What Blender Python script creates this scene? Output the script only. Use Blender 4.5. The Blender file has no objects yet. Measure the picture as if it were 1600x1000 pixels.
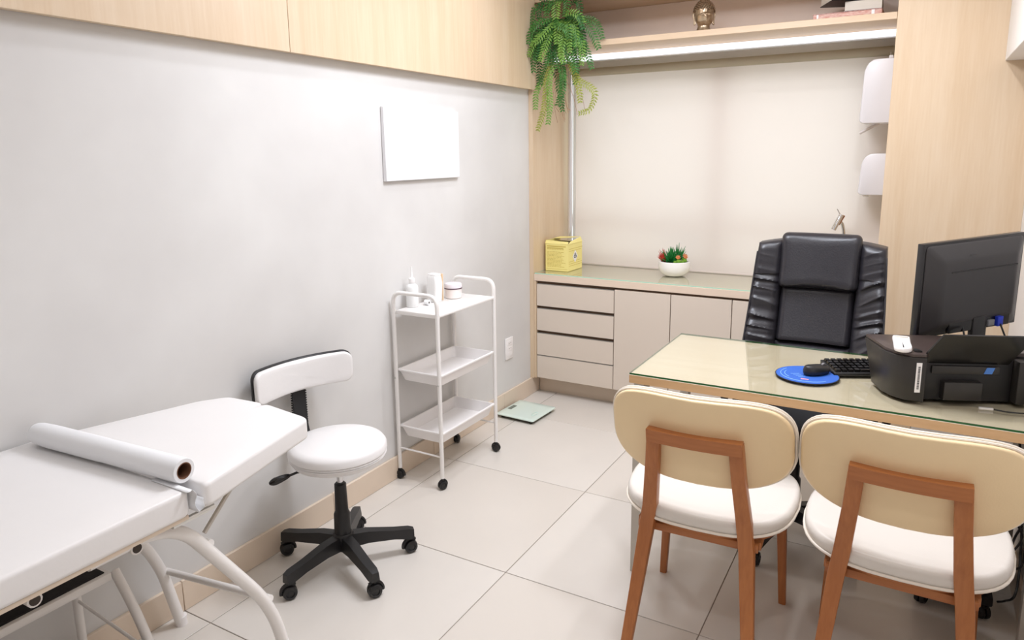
import bpy, bmesh, math, random
from mathutils import Vector, Matrix
R_ = random.Random(7)
SC = bpy.context.scene
COL = SC.collection
PI = math.pi
rad = math.radians

# ---------------------------------------------------------------- camera
cd = bpy.data.cameras.new('camera'); cam = bpy.data.objects.new('camera', cd); COL.objects.link(cam)
F_PX, CX, CY = 1100.92, 806.65, 447.19
ya, pi_, ro = -0.517249, -0.185390, -0.010720
fw = Vector((math.sin(ya)*math.cos(pi_), math.cos(ya)*math.cos(pi_), math.sin(pi_)))
rt = Vector((math.cos(ya), -math.sin(ya), 0)); up = rt.cross(fw)
r2 = rt*math.cos(ro)+up*math.sin(ro); u2 = -rt*math.sin(ro)+up*math.cos(ro)
M = Matrix((r2, u2, -fw)).transposed().to_4x4(); M.translation = Vector((2.0222, -3.7209, 1.4831))
cam.matrix_world = M
cd.sensor_width = 36; cd.lens = F_PX/1600*36
cd.shift_x = (800-CX)/1600; cd.shift_y = (CY-500)/1600
cd.clip_start = .02
SC.camera = cam

# ---------------------------------------------------------------- world + lights + exposure
SC.view_settings.view_transform = 'Standard'; SC.view_settings.look = 'None'
SC.view_settings.gamma = 1; SC.view_settings.use_curve_mapping = False
SC.view_settings.exposure = 0.34
w = bpy.data.worlds.new('world'); SC.world = w; w.use_nodes = True
w.node_tree.nodes['Background'].inputs[0].default_value = (.9, .95, 1, 1)
w.node_tree.nodes['Background'].inputs[1].default_value = 1.45

ROOM_Z = 2.60
def area(name, loc, size, power, color, shape='DISK', spread=PI, sy=None):
    l = bpy.data.lights.new(name, 'AREA'); l.shape = shape; l.size = size; l.energy = power; l.color = color
    if sy: l.size_y = sy
    l.spread = spread
    o = bpy.data.objects.new(name, l); COL.objects.link(o); o.location = loc
    return o
WARM = (.96, .98, 1.04); NEUT = (.94, .98, 1.08)
DOWN = ((.50, -.75, 3.0), (.50, -2.0, 1.3), (.50, -3.25, 1.2), (1.85, -.90, 6.5), (1.85, -2.2, 3.2), (1.85, -3.3, 4.5))
for x, y, e in DOWN:
    area('downlight_lamp', (x, y, ROOM_Z-.012), .11, e, WARM if x > 1 else NEUT, spread=rad(165))
area('fill_lamp', (1.18, -1.35, ROOM_Z-.02), .6, 27.0, NEUT, 'SQUARE')  # soft overhead fill, added to brighten the room; no such source seen

# ---------------------------------------------------------------- materials
def lin(c): return tuple(((v/255)/12.92 if v/255 <= .04045 else ((v/255+.055)/1.055)**2.4) for v in c)
MATS = {}
def mat(name, rgb, rough=.5, metal=0., var=0., vscale=8., bump=0., bscale=60., spec=.5, coat=0., stretch=(1, 1, 1),
        rgb2=None, sheen=0., emit=0., trans=0.):
    if name in MATS: return MATS[name]
    m = bpy.data.materials.new(name); m.use_nodes = True; nt = m.node_tree; b = nt.nodes['Principled BSDF']
    c = lin(rgb); b.inputs['Base Color'].default_value = (*c, 1); b.inputs['Roughness'].default_value = rough
    b.inputs['Metallic'].default_value = metal; b.inputs['Specular IOR Level'].default_value = spec
    b.inputs['Coat Weight'].default_value = coat
    if emit: b.inputs['Emission Color'].default_value = (*c, 1); b.inputs['Emission Strength'].default_value = emit
    if trans: b.inputs['Transmission Weight'].default_value = trans
    tc = nt.nodes.new('ShaderNodeTexCoord'); mp = nt.nodes.new('ShaderNodeMapping'); mp.inputs['Scale'].default_value = stretch
    nt.links.new(tc.outputs['Object'], mp.inputs['Vector'])
    n = nt.nodes.new('ShaderNodeTexNoise'); n.inputs['Scale'].default_value = vscale; n.inputs['Detail'].default_value = 4
    nt.links.new(mp.outputs[0], n.inputs['Vector'])
    if var or rgb2:
        c2 = lin(rgb2) if rgb2 else tuple(v*(1-var) for v in c)
        cr = nt.nodes.new('ShaderNodeValToRGB'); cr.color_ramp.elements[0].position = .3; cr.color_ramp.elements[1].position = .7
        cr.color_ramp.elements[0].color = (*c2, 1); cr.color_ramp.elements[1].color = (*c, 1)
        nt.links.new(n.outputs['Fac'], cr.inputs[0]); nt.links.new(cr.outputs[0], b.inputs['Base Color'])
    if bump:
        n2 = nt.nodes.new('ShaderNodeTexNoise'); n2.inputs['Scale'].default_value = bscale; n2.inputs['Detail'].default_value = 3
        nt.links.new(mp.outputs[0], n2.inputs['Vector'])
        bp = nt.nodes.new('ShaderNodeBump'); bp.inputs['Strength'].default_value = bump; bp.inputs['Distance'].default_value = .004
        nt.links.new(n2.outputs['Fac'], bp.inputs['Height']); nt.links.new(bp.outputs[0], b.inputs['Normal'])
    MATS[name] = m
    return m

def wood(name, rgb, rgb2, axis='Z', rough=.42, coat=0.0):
    if name in MATS: return MATS[name]
    m = bpy.data.materials.new(name); m.use_nodes = True; nt = m.node_tree; b = nt.nodes['Principled BSDF']
    tc = nt.nodes.new('ShaderNodeTexCoord'); mp = nt.nodes.new('ShaderNodeMapping')
    s = {'Z': (1, 1, .055), 'X': (.055, 1, 1), 'Y': (1, .055, 1)}[axis]
    mp.inputs['Scale'].default_value = s
    nt.links.new(tc.outputs['Object'], mp.inputs['Vector'])
    a = nt.nodes.new('ShaderNodeTexNoise'); a.inputs['Scale'].default_value = 14; a.inputs['Detail'].default_value = 5; a.inputs['Distortion'].default_value = .6
    f = nt.nodes.new('ShaderNodeTexNoise'); f.inputs['Scale'].default_value = 120; f.inputs['Detail'].default_value = 3
    nt.links.new(mp.outputs[0], a.inputs['Vector']); nt.links.new(mp.outputs[0], f.inputs['Vector'])
    mx = nt.nodes.new('ShaderNodeMix'); mx.inputs[0].default_value = .35
    nt.links.new(a.outputs['Fac'], mx.inputs[2]); nt.links.new(f.outputs['Fac'], mx.inputs[3])
    cr = nt.nodes.new('ShaderNodeValToRGB'); cr.color_ramp.elements[0].position = .32; cr.color_ramp.elements[1].position = .66
    cr.color_ramp.elements[0].color = (*lin(rgb2), 1); cr.color_ramp.elements[1].color = (*lin(rgb), 1)
    nt.links.new(mx.outputs[0], cr.inputs[0]); nt.links.new(cr.outputs[0], b.inputs['Base Color'])
    bp = nt.nodes.new('ShaderNodeBump'); bp.inputs['Strength'].default_value = .05; bp.inputs['Distance'].default_value = .002
    nt.links.new(f.outputs['Fac'], bp.inputs['Height']); nt.links.new(bp.outputs[0], b.inputs['Normal'])
    b.inputs['Roughness'].default_value = rough; b.inputs['Coat Weight'].default_value = coat
    MATS[name] = m
    return m

def glass(name, rgb, alpha=.12, rough=.02):
    if name in MATS: return MATS[name]
    m = bpy.data.materials.new(name); m.use_nodes = True; nt = m.node_tree; nt.nodes.clear()
    o = nt.nodes.new('ShaderNodeOutputMaterial'); t = nt.nodes.new('ShaderNodeBsdfTransparent'); g = nt.nodes.new('ShaderNodeBsdfGlossy')
    t.inputs[0].default_value = (*lin(rgb), 1); g.inputs['Roughness'].default_value = rough
    fr = nt.nodes.new('ShaderNodeFresnel'); fr.inputs['IOR'].default_value = 1.5
    mx = nt.nodes.new('ShaderNodeMixShader')
    ge = nt.nodes.new('ShaderNodeNewGeometry'); mm = nt.nodes.new('ShaderNodeMath'); mm.operation = 'MULTIPLY_ADD'   # inner faces pass light straight on
    mm.inputs[1].default_value = -1; mm.inputs[2].default_value = 1; nt.links.new(ge.outputs['Backfacing'], mm.inputs[0])
    m2 = nt.nodes.new('ShaderNodeMath'); m2.operation = 'MULTIPLY'; nt.links.new(mm.outputs[0], m2.inputs[0]); m3 = nt.nodes.new('ShaderNodeMath'); m3.operation = 'MULTIPLY'; m3.use_clamp = True; m3.inputs[1].default_value = 1.7; nt.links.new(fr.outputs[0], m3.inputs[0]); nt.links.new(m3.outputs[0], m2.inputs[1])
    nt.links.new(m2.outputs[0], mx.inputs[0]); nt.links.new(t.outputs[0], mx.inputs[1]); nt.links.new(g.outputs[0], mx.inputs[2])
    nt.links.new(mx.outputs[0], o.inputs[0]); MATS[name] = m
    return m

def cloth_blind():
    m = bpy.data.materials.new('blind_cloth'); m.use_nodes = True; nt = m.node_tree; nt.nodes.clear()
    o = nt.nodes.new('ShaderNodeOutputMaterial'); d = nt.nodes.new('ShaderNodeBsdfDiffuse'); t = nt.nodes.new('ShaderNodeBsdfTranslucent')
    c = (*lin((236, 226, 219)), 1)
    tc = nt.nodes.new('ShaderNodeTexCoord'); wv = nt.nodes.new('ShaderNodeTexNoise'); wv.inputs['Scale'].default_value = 500
    nt.links.new(tc.outputs['Object'], wv.inputs['Vector'])
    bp = nt.nodes.new('ShaderNodeBump'); bp.inputs['Strength'].default_value = .1; bp.inputs['Distance'].default_value = .001
    nt.links.new(wv.outputs['Fac'], bp.inputs['Height']); nt.links.new(bp.outputs[0], d.inputs['Normal'])
    d.inputs[0].default_value = c; t.inputs[0].default_value = (*lin((242, 229, 221)), 1)
    mx = nt.nodes.new('ShaderNodeMixShader'); mx.inputs[0].default_value = .30
    nt.links.new(d.outputs[0], mx.inputs[1]); nt.links.new(t.outputs[0], mx.inputs[2]); nt.links.new(mx.outputs[0], o.inputs[0])
    return m

W_V = wood('maple_laminate', (224, 202, 174), (214, 187, 154))
W_H = wood('maple_laminate_long', (222, 198, 170), (211, 184, 153), 'X')
W_D = wood('desk_laminate', (222, 207, 186), (213, 196, 172), 'X')
W_K = wood('counter_laminate', (234, 214, 194), (226, 204, 182), 'X')
W_E = wood('desk_edge_laminate', (218, 180, 136), (206, 165, 118), 'X')
W_C = wood('cherry_stained_wood', (196, 126, 72), (168, 100, 54), 'Z', .38)
W_CX = wood('cherry_stained_wood_cross', (196, 126, 72), (168, 100, 54), 'X', .38)
CEMENT = mat('burnished_cement', (227, 225, 222), .62, var=.07, vscale=1.6, bump=.03, bscale=9, rgb2=(211, 208, 205))
WALLW = mat('white_paint', (236, 231, 226), .6, var=.02)
TILE = mat('porcelain_tile', (225, 218, 209), .27, var=.05, vscale=2.5, bump=.01, bscale=40)
TILE2 = mat('porcelain_tile_warm', (222, 214, 204), .3, var=.05, vscale=2.1, bump=.01, bscale=40)
GROUT = mat('grout', (172, 160, 147), .85, var=.1)
SKIRT = mat('skirting_tile', (232, 213, 192), .32, var=.07, vscale=5)
CEIL = mat('ceiling_paint', (244, 241, 236), .8, var=.01)
TAUPE = mat('taupe_lacquer', (222, 208, 193), .33, var=.02, vscale=3)
DARKGAP = mat('shadow_gap_board', (110, 86, 66), .6, var=.1)
NICHE = mat('niche_back_paint', (240, 222, 208), .7, var=.03)
WHMET = mat('white_powder_coat', (244, 240, 236), .3, var=.01, coat=.2)
WHPLA = mat('white_plastic', (246, 242, 240), .35, var=.01)
WHVIN = mat('white_vinyl', (240, 237, 235), .38, var=.015, bump=.04, bscale=90)
PAPER = mat('white_paper', (240, 240, 241), .75, var=.01, bump=.05, bscale=120)
CARDB = mat('cardboard_core', (120, 80, 56), .8, var=.15)
BLKPL = mat('black_plastic', (27, 26, 27), .42, var=.1, bump=.05, bscale=300)
BLKGL = mat('black_gloss_plastic', (22, 20, 20), .2, var=.1)
RUBBER = mat('black_rubber', (26, 23, 24), .75, var=.1, bump=.2, bscale=160)
LEATH = mat('black_leather', (40, 38, 43), .36, var=.12, bump=.12, bscale=180)
CREAM = mat('cream_leather', (230, 223, 214), .36, var=.015, bump=.06, bscale=220)
TAN = mat('beige_leather', (255, 228, 182), .42, var=.03, bump=.08, bscale=220)
PIPING = mat('white_piping', (250, 240, 226), .4, var=.01)
CHROME = mat('chrome', (215, 215, 218), .12, metal=1, var=.02)
ALU = mat('satin_aluminium', (205, 203, 198), .3, metal=.85, var=.02)
STEELP = mat('silver_painted_steel', (196, 190, 180), .38, metal=.35, var=.02)
GREENG = mat('green_glass_edge', (36, 92, 44), .1, var=.05)
MINTG = mat('mint_glass_edge', (186, 226, 206), .1, var=.03)
GLASS = glass('clear_glass', (250, 254, 250))

# ---------------------------------------------------------------- object helpers
def link(o): COL.objects.link(o); return o
def obj(name, bm, m, parent=None, smooth=True, label=None, mods=None, angle=40):
    bmesh.ops.recalc_face_normals(bm, faces=bm.faces)
    me = bpy.data.meshes.new(name); bm.to_mesh(me); bm.free()
    for mm in (m if isinstance(m, (list, tuple)) else [m]): me.materials.append(mm)
    if smooth:
        me.polygons.foreach_set('use_smooth', [True]*len(me.polygons)); me.update()
        try: me.set_sharp_from_angle(angle=rad(angle))
        except Exception: pass
    o = bpy.data.objects.new(name, me); link(o)
    if parent: o.parent = parent
    if label: o['label'] = label
    return o
def tag(o, label, cat, group=None):
    o['label'] = label; o['category'] = cat
    if group: o['group'] = group
    return o
def thing(name, label, cat, loc=(0, 0, 0), rz=0, group=None):
    o = bpy.data.objects.new(name, None); link(o); o.location = loc; o.rotation_euler = (0, 0, rz)
    o.empty_display_size = .05
    return tag(o, label, cat, group)
def struct(name, bm, m, parent=None, smooth=False):
    o = obj(name, bm, m, parent, smooth)
    if not parent: o['kind'] = 'structure'
    return o
def N(): return bmesh.new()
def box(bm, x0, x1, y0, y1, z0, z1, bev=0, seg=2, rot=None, piv=None, mi=0):
    vs = [bm.verts.new((x, y, z)) for x in (x0, x1) for y in (y0, y1) for z in (z0, z1)]
    fs = [bm.faces.new([vs[i] for i in q]) for q in ((0, 1, 3, 2), (4, 6, 7, 5), (0, 4, 5, 1), (2, 3, 7, 6), (0, 2, 6, 4), (1, 5, 7, 3))]
    for f in fs: f.material_index = mi
    allv = vs
    if bev:
        es = list({e for f in fs for e in f.edges})
        r = bmesh.ops.bevel(bm, geom=es, offset=bev, segments=seg, profile=.5, affect='EDGES')
        allv = list({v for f in r['faces'] for v in f.verts} | {v for v in vs if v.is_valid})
    if rot is not None:
        bmesh.ops.rotate(bm, verts=allv, cent=piv or (0, 0, 0), matrix=rot)
    return allv
def prism(bm, pts, d, z0, z1, bev=0, axis='Z'):
    """extrude outline pts; axis = extrusion axis (pts are the two other coords in order)"""
    def P(a, b, c): return {'Z': (a, b, c), 'Y': (a, c, b), 'X': (c, a, b)}[axis]
    lo = [bm.verts.new(P(a, b, z0)) for a, b in pts]; hi = [bm.verts.new(P(a, b, z1)) for a, b in pts]
    n = len(pts); fs = [bm.faces.new(lo[::-1]), bm.faces.new(hi)]
    for i in range(n): fs.append(bm.faces.new((lo[i], lo[(i+1) % n], hi[(i+1) % n], hi[i])))
    if bev:
        es = list(fs[0].edges)+list(fs[1].edges)
        bmesh.ops.bevel(bm, geom=es, offset=bev, segments=2, profile=.5, affect='EDGES')
def tube(bm, pts, r, seg=10, closed=False, caps=True, radii=None):
    pts = [Vector(p) for p in pts]; n = len(pts); rings = []; prev = None
    for i, p in enumerate(pts):
        if closed: t = (pts[(i+1) % n]-pts[i-1]).normalized()
        else: t = (pts[min(i+1, n-1)]-pts[max(i-1, 0)]).normalized()
        if prev is None:
            a = Vector((0, 0, 1)) if abs(t.z) < .9 else Vector((1, 0, 0)); u = t.cross(a).normalized()
        else:
            u = (prev-t*prev.dot(t)).normalized()
        prev = u; v = t.cross(u); rr = radii[i] if radii else r
        rings.append([bm.verts.new(p+(u*math.cos(k*2*PI/seg)+v*math.sin(k*2*PI/seg))*rr) for k in range(seg)])
    m = n if closed else n-1
    for i in range(m):
        A, B = rings[i], rings[(i+1) % n]
        off = 0
        if closed and i == n-1:
            off = min(range(seg), key=lambda o: (A[0].co-B[o].co).length)
        for k in range(seg):
            bm.faces.new((A[k], A[(k+1) % seg], B[(k+1+off) % seg], B[(k+off) % seg]))
    if caps and not closed:
        bm.faces.new(rings[0][::-1]); bm.faces.new(rings[-1])
def smoothpath(pts, sub=6, closed=False):
    pts = [Vector(p) for p in pts]; out = []; n = len(pts)
    rng = range(n) if closed else range(n-1)
    for i in rng:
        p1, p2 = pts[i], pts[(i+1) % n]
        p0 = pts[i-1] if (closed or i > 0) else p1*2-p2
        p3 = pts[(i+2) % n] if (closed or i+2 < n) else p2*2-p1
        for k in range(sub):
            t = k/sub
            out.append(.5*((2*p1)+(p2-p0)*t+(2*p0-5*p1+4*p2-p3)*t*t+(-p0+3*p1-3*p2+p3)*t**3))
    if not closed: out.append(pts[-1])
    return out
def fillet(pts, r, seg=5):
    """polyline with rounded corners"""
    pts = [Vector(p) for p in pts]; out = [pts[0]]
    for i in range(1, len(pts)-1):
        a, b, c = pts[i-1], pts[i], pts[i+1]; d1 = (a-b); d2 = (c-b); rr = min(r, d1.length*.48, d2.length*.48)
        s, e = b+d1.normalized()*rr, b+d2.normalized()*rr
        for k in range(seg+1):
            t = k/seg; out.append(s*(1-t)**2+b*2*t*(1-t)+e*t*t)
    out.append(pts[-1]); return out
def lathe(bm, prof, cx=0, cy=0, cz=0, seg=28, M=None):
    rings = []
    for r, z in prof:
        if r < 1e-5: rings.append([bm.verts.new((cx, cy, cz+z))])
        else: rings.append([bm.verts.new((cx+r*math.cos(k*2*PI/seg), cy+r*math.sin(k*2*PI/seg), cz+z)) for k in range(seg)])
    for A, B in zip(rings, rings[1:]):
        for k in range(seg):
            if len(A) == 1 and len(B) == 1: break
            if len(A) == 1: bm.faces.new((A[0], B[k], B[(k+1) % seg]))
            elif len(B) == 1: bm.faces.new((A[k], A[(k+1) % seg], B[0]))
            else: bm.faces.new((A[k], A[(k+1) % seg], B[(k+1) % seg], B[k]))
    if M is not None:
        bmesh.ops.transform(bm, matrix=M, verts=[v for r in rings for v in r])
def rrect(w, h, r, seg=8, cx=0, cy=0):
    out = []
    rs = r if isinstance(r, (list, tuple)) else (r, r, r, r)
    for (sx, sy, a0), q in zip(((1, 1, 0), (-1, 1, 90), (-1, -1, 180), (1, -1, 270)), rs):
        for k in range(seg+1):
            a = rad(a0+90*k/seg); out.append((cx+sx*(w/2-q)+q*math.cos(a), cy+sy*(h/2-q)+q*math.sin(a)))
    return out
def dens(pts, d):
    out = []
    for i in range(len(pts)):
        a, b = Vector(pts[i]), Vector(pts[(i+1) % len(pts)]); n = max(1, int((b-a).length/d))
        for k in range(n): out.append(tuple(a.lerp(b, k/n)))
    return out
def cushion(bm, outline, th, fmap, edge=.02, top=1., bot=1., inner=(0, .25, .5, .75), dome=0., vr=None):
    """closed pad: outline (x,y), thickness th, rounded over 'edge' metres; fmap(x,y,h)->xyz"""
    c = Vector((sum(p[0] for p in outline)/len(outline), sum(p[1] for p in outline)/len(outline)))
    R = [Vector(p)-c for p in outline]; Rm = sum(v.length for v in R)/len(R)
    steps = []
    for a in (0, 12, 28, 48, 68, 90):                     # inset profile, a = angle of quarter round
        steps.append((edge*(1-math.cos(rad(a))), math.sin(rad(a))))
    def ring(ins, h):
        out = []
        for v in R:
            L = v.length; s = max(0, L-ins)/L
            out.append(bm.verts.new(fmap(c.x+v.x*s, c.y+v.y*s, h)))
        return out
    rings = []
    def dz(s): return dome*(1-s*s)
    for s in inner:
        if s == 0: rings.append([bm.verts.new(fmap(c.x, c.y, -th/2*bot))])
        else: rings.append([bm.verts.new(fmap(c.x+v.x*(1-edge/v.length)*s, c.y+v.y*(1-edge/v.length)*s, -th/2*bot)) for v in R])
    V = th/2 if vr is None else vr
    for ins, k in reversed(steps): rings.append(ring(ins, -(th/2-V+V*k)*bot))
    for ins, k in (steps[1:] if vr is None else steps): rings.append(ring(ins, (th/2-V+V*k)*top))
    for s in reversed(inner):
        if s == 0: rings.append([bm.verts.new(fmap(c.x, c.y, th/2*top+dz(0)))])
        else: rings.append([bm.verts.new(fmap(c.x+v.x*(1-edge/v.length)*s, c.y+v.y*(1-edge/v.length)*s, th/2*top+dz(s))) for v in R])
    n = len(R)
    for A, B in zip(rings, rings[1:]):
        for k in range(n):
            k2 = (k+1) % n
            if len(A) == 1: bm.faces.new((A[0], B[k], B[k2]))
            elif len(B) == 1: bm.faces.new((A[k], A[k2], B[0]))
            else: bm.faces.new((A[k], A[k2], B[k2], B[k]))
def ident(x, y, h): return (x, y, h)
def text(name, body, size, m, parent, loc, rot, ext=.0005, align='CENTER', sx=1):
    cu = bpy.data.curves.new(name, 'FONT'); cu.body = body; cu.size = size; cu.extrude = ext; cu.align_x = align; cu.align_y = 'CENTER'
    t = bpy.data.objects.new(name, cu); link(t)
    dg = bpy.context.evaluated_depsgraph_get(); me = bpy.data.meshes.new_from_object(t.evaluated_get(dg))
    bpy.data.objects.remove(t); me.materials.clear(); me.materials.append(m)
    o = bpy.data.objects.new(name, me); link(o); o.parent = parent; o.location = loc; o.rotation_euler = rot; o.scale = (sx, 1, 1)
    return o
def copy_tree(o, parent=None):
    c = o.copy(); link(c)
    if parent: c.parent = parent
    for ch in list(o.children): copy_tree(ch, c)
    return c

# ================================================================ SETTING
XR = 2.42; YF = -4.35; YN = .50
# floor: screed + grout, tiles as parts
bm = N(); box(bm, -.1, XR+.1, YF-.1, YN+.2, -.12, -.003)
floor = struct('floor', bm, GROUT)
OX, OY, S = -.5623, -2.4381, .70
def meshbox(name, sx, sy, sz, m, bev=.0012):
    b = N(); box(b, 0, sx, 0, sy, 0, sz, bev, 1); bmesh.ops.recalc_face_normals(b, faces=b.faces)
    me = bpy.data.meshes.new(name); b.to_mesh(me); b.free(); me.materials.append(m); return me
cache = {}
xs = [0.0]+[OX+i*S for i in range(1, 5)]+[XR]
ys = [YF]+[OY+j*S for j in range(-2, 5) if OY+j*S < YN]+[YN]
for i in range(len(xs)-1):
    for j in range(len(ys)-1):
        w_, h_ = xs[i+1]-xs[i]-.0028, ys[j+1]-ys[j]-.0028; mi = (i*7+j*3) % 2
        k = (round(w_, 3), round(h_, 3), mi)
        if k not in cache: cache[k] = meshbox('tile', w_, h_, .003, (TILE, TILE2)[mi])
        t = bpy.data.objects.new('tile', cache[k]); link(t); t.parent = floor; t.location = (xs[i]+.0014, ys[j]+.0014, -.003)
# walls
bm = N(); box(bm, -.12, 0, YF, YN+.2, 0, ROOM_Z); struct('wall_left', bm, CEMENT)
bm = N(); box(bm, XR, XR+.12, YF, YN+.2, 0, ROOM_Z); struct('wall_right', bm, WALLW)
bm = N(); box(bm, -.12, XR+.12, YF-.12, YF, 0, ROOM_Z); struct('wall_front', bm, mat('grey_wall_paint', (196, 190, 184), .7, var=.02))
# back wall behind niche, with window opening
WX0, WX1, WZ0, WZ1 = .035, 1.80, .86, 2.0
bm = N()
for a in ((0, XR, 0, WZ0-.08), (0, XR, WZ1, ROOM_Z), (0, WX0, WZ0-.08, WZ1), (WX1, XR, WZ0-.08, WZ1)):
    box(bm, a[0], a[1], YN, YN+.14, a[2], a[3])
struct('wall_back', bm, WALLW)
bm = N(); box(bm, -.12, XR+.12, YF-.12, YN+.2, ROOM_Z, ROOM_Z+.1); struct('ceiling', bm, CEIL)
# window frame, mullion, glass
ALUW = mat('white_window_aluminium', (240, 238, 236), .35, var=.01)
bm = N()
box(bm, WX0, WX0+.05, YN+.02, YN+.08, WZ0-.08, WZ1, .003); box(bm, WX1-.05, WX1, YN+.02, YN+.08, WZ0-.08, WZ1, .003)
box(bm, WX0+.05, WX1-.05, YN+.02, YN+.08, WZ0-.08, WZ0, .003); box(bm, WX0+.05, WX1-.05, YN+.02, YN+.08, WZ1-.05, WZ1, .003)
win = struct('window_1', bm, ALUW)
bm = N(); box(bm, .945, 1.045, YN+.015, YN+.085, WZ0, WZ1-.05, .003); obj('mullion', bm, ALUW, win)
bm = N(); box(bm, WX0+.05, WX1-.05, YN+.012, YN+.088, 1.01, 1.085, .003); obj('transom', bm, ALUW, win)
for a, b in ((WX0+.05, .945), (1.045, WX1-.05)):
    bm = N(); box(bm, a, b, YN+.045, YN+.051, WZ0, WZ1-.05); obj('pane', bm, GLASS, win, smooth=False)
# outside sun shade slab below window level is plain world sky
# left skirting tiles
bm = N(); box(bm, 0, .004, YF, .1, 0, .105); bl = struct('baseboard_left', bm, GROUT)
yy = .1; first = True
while yy > YF+.01:
    y0 = max(YF, yy-(.44 if first else .70)); first = False
    bm = N(); box(bm, .0, .013, y0+.001, yy-.001, 0.0005, .107, .0015, 1); obj('tile', bm, SKIRT, bl); yy = y0
bm = N(); box(bm, XR-.013, XR, YF, 0, 0, .107, .0015, 1); struct('baseboard_right', bm, SKIRT)
# niche side panels (floor to ceiling joinery)
bm = N(); box(bm, .0, .027, .0, YN, .107, ROOM_Z, .001, 1); struct('trim_1', bm, W_V)
bm = N(); box(bm, 1.876, XR, 0, YN, 0, ROOM_Z, .0015, 1); struct('trim_2', bm, W_V)
# white boxed-in soffit along the right wall
bm = N(); box(bm, 2.295, XR, YF, -.001, 1.849, ROOM_Z, .002, 1); struct('trim_3', bm, WALLW)

# wall cabinets above the left wall
CABG = 'overhead wood cabinets along the grey wall'
joints = [-.0015, -1.8475, -3.05, -4.34]
labs = ['light wood overhead cabinet at the corner, between the panel joint and the hanging fern',
        'light wood overhead cabinet left of the panel joint, above the treatment table',
        'light wood overhead cabinet at the near end of the grey wall']
for k in range(3):
    y1, y0 = joints[k]-.001, joints[k+1]+.001
    o = thing('overhead_cabinet', labs[k], 'cabinet', (0, (y0+y1)/2, 1.846), 0, CABG)
    L = y1-y0
    bm = N(); box(bm, 0.001, .032, -L/2, L/2, .004, ROOM_Z-1.847, 0); obj('body', bm, W_V, o, smooth=False)
    bm = N(); box(bm, .033, .047, -L/2, L/2, 0, ROOM_Z-1.848, .001, 1); obj('door', bm, W_V, o, smooth=False)

# ================================================================ NICHE JOINERY
# upper board and shelf
bm = N(); box(bm, .028, 1.875, .0, YN-.001, 2.322, 2.36, .001, 1)
tag(obj('niche_top_board', bm, W_H), 'wooden board closing the top of the shelf niche above the figurine', 'board')
bm = N(); box(bm, .028, 1.875, .0, YN-.001, 2.059, 2.09, .0015, 1)
tag(obj('wall_shelf', bm, W_H), 'long thick wooden shelf above the window blind, holding head figurine and books', 'shelf')
bm = N(); box(bm, .028, 1.875, YN-.08, YN-.003, 2.091, 2.321); tag(obj('niche_back_panel', bm, NICHE), 'grey taupe back panel of the niche behind the shelf objects', 'panel')
# white metal headrail under shelf
o = thing('blind_headrail', 'bright white tubular rail running under the wooden shelf above the blind', 'rail', (.95, .272, 2.040))
RAILGLOW = mat('rail_painted_glow', (240, 243, 252), .2, emit=.8)  # glow put into the tube's material imitates its glare; not a lamp
bm = N(); tube(bm, [(-.91, 0, -.001), (.92, 0, -.001)], .0165, 18); obj('rail_tube', bm, RAILGLOW, o)
bm = N()
box(bm, -.92, .925, .0155, .024, -.024, .0185, .001, 1)
obj('back_profile', bm, ALU, o)
for x in (-.6, 0, .6):
    bm = N(); box(bm, x-.01, x+.01, .0242, .027, -.012, .0185); obj('bracket', bm, ALU, o)
# roller blind
o = thing('roller_blind', 'cream fabric roller blind pulled down over the window', 'blind', (.985, .445, 1.4))
BL = cloth_blind()
bm = N()
n = 40
for s in (0,):
    row = []
    for i in range(n+1):
        z = -.618+i*(1.19/n); y = .004*math.sin(i*.5)*(.3)
        row.append((bm.verts.new((-.885, y, z)), bm.verts.new((.885, y, z))))
    for a, b in zip(row, row[1:]): bm.faces.new((a[0], a[1], b[1], b[0]))
obj('fabric', bm, BL, o)
bm = N(); tube(bm, [(-.90, .0, .575), (.885, .0, .575)], .024, 18); obj('roller', bm, mat('blind_roller', (190, 180, 158), .5, var=.02), o)
bm = N(); box(bm, -.884, .884, -.004, .004, -.6245, -.614, .002); obj('bottom_bar', bm, BL, o)
bm = N(); tube(bm, [(.86, -.04, .565), (.86, -.04, .30), (.86, -.04, .30)], .0022, 6); obj('pull_chain', bm, WHPLA, o)
# daylit window jamb gap left of the blind, imitated by a shiny tube
o = thing('jamb_daylight_tube', 'daylit window jamb gap modelled as a slim upright pole between wood side panel and blind, above yellow box', 'pole', (.066, .437, .775))
bm = N(); tube(bm, [(0, 0, .004), (0, 0, 1.245)], .0165, 18); obj('tube', bm, mat('jamb_daylight_metal', (238, 238, 242), .16, metal=.65, var=.01), o)
bm = N(); lathe(bm, [(0, 0), (.024, 0), (.024, .006), (.018, .01), (0, .01)]); obj('foot_flange', bm, CHROME, o)

# counter worktop + glass
o = thing('counter_worktop', 'long wooden counter worktop with clear glass cover below the blind', 'worktop', (.95, .22, .726))
bm = N(); box(bm, -.921, .924, -.22, .275, 0, .040, .0012, 1); obj('board', bm, W_K, o, smooth=False)
bm = N(); box(bm, -.918, .920, -.216, .272, .0405, .0478, .001, 1, mi=0)
for f in bm.faces:
    if abs(f.normal.z) < .5: f.material_index = 1
obj('glass_top', bm, [GLASS, MINTG], o, smooth=False)
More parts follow.
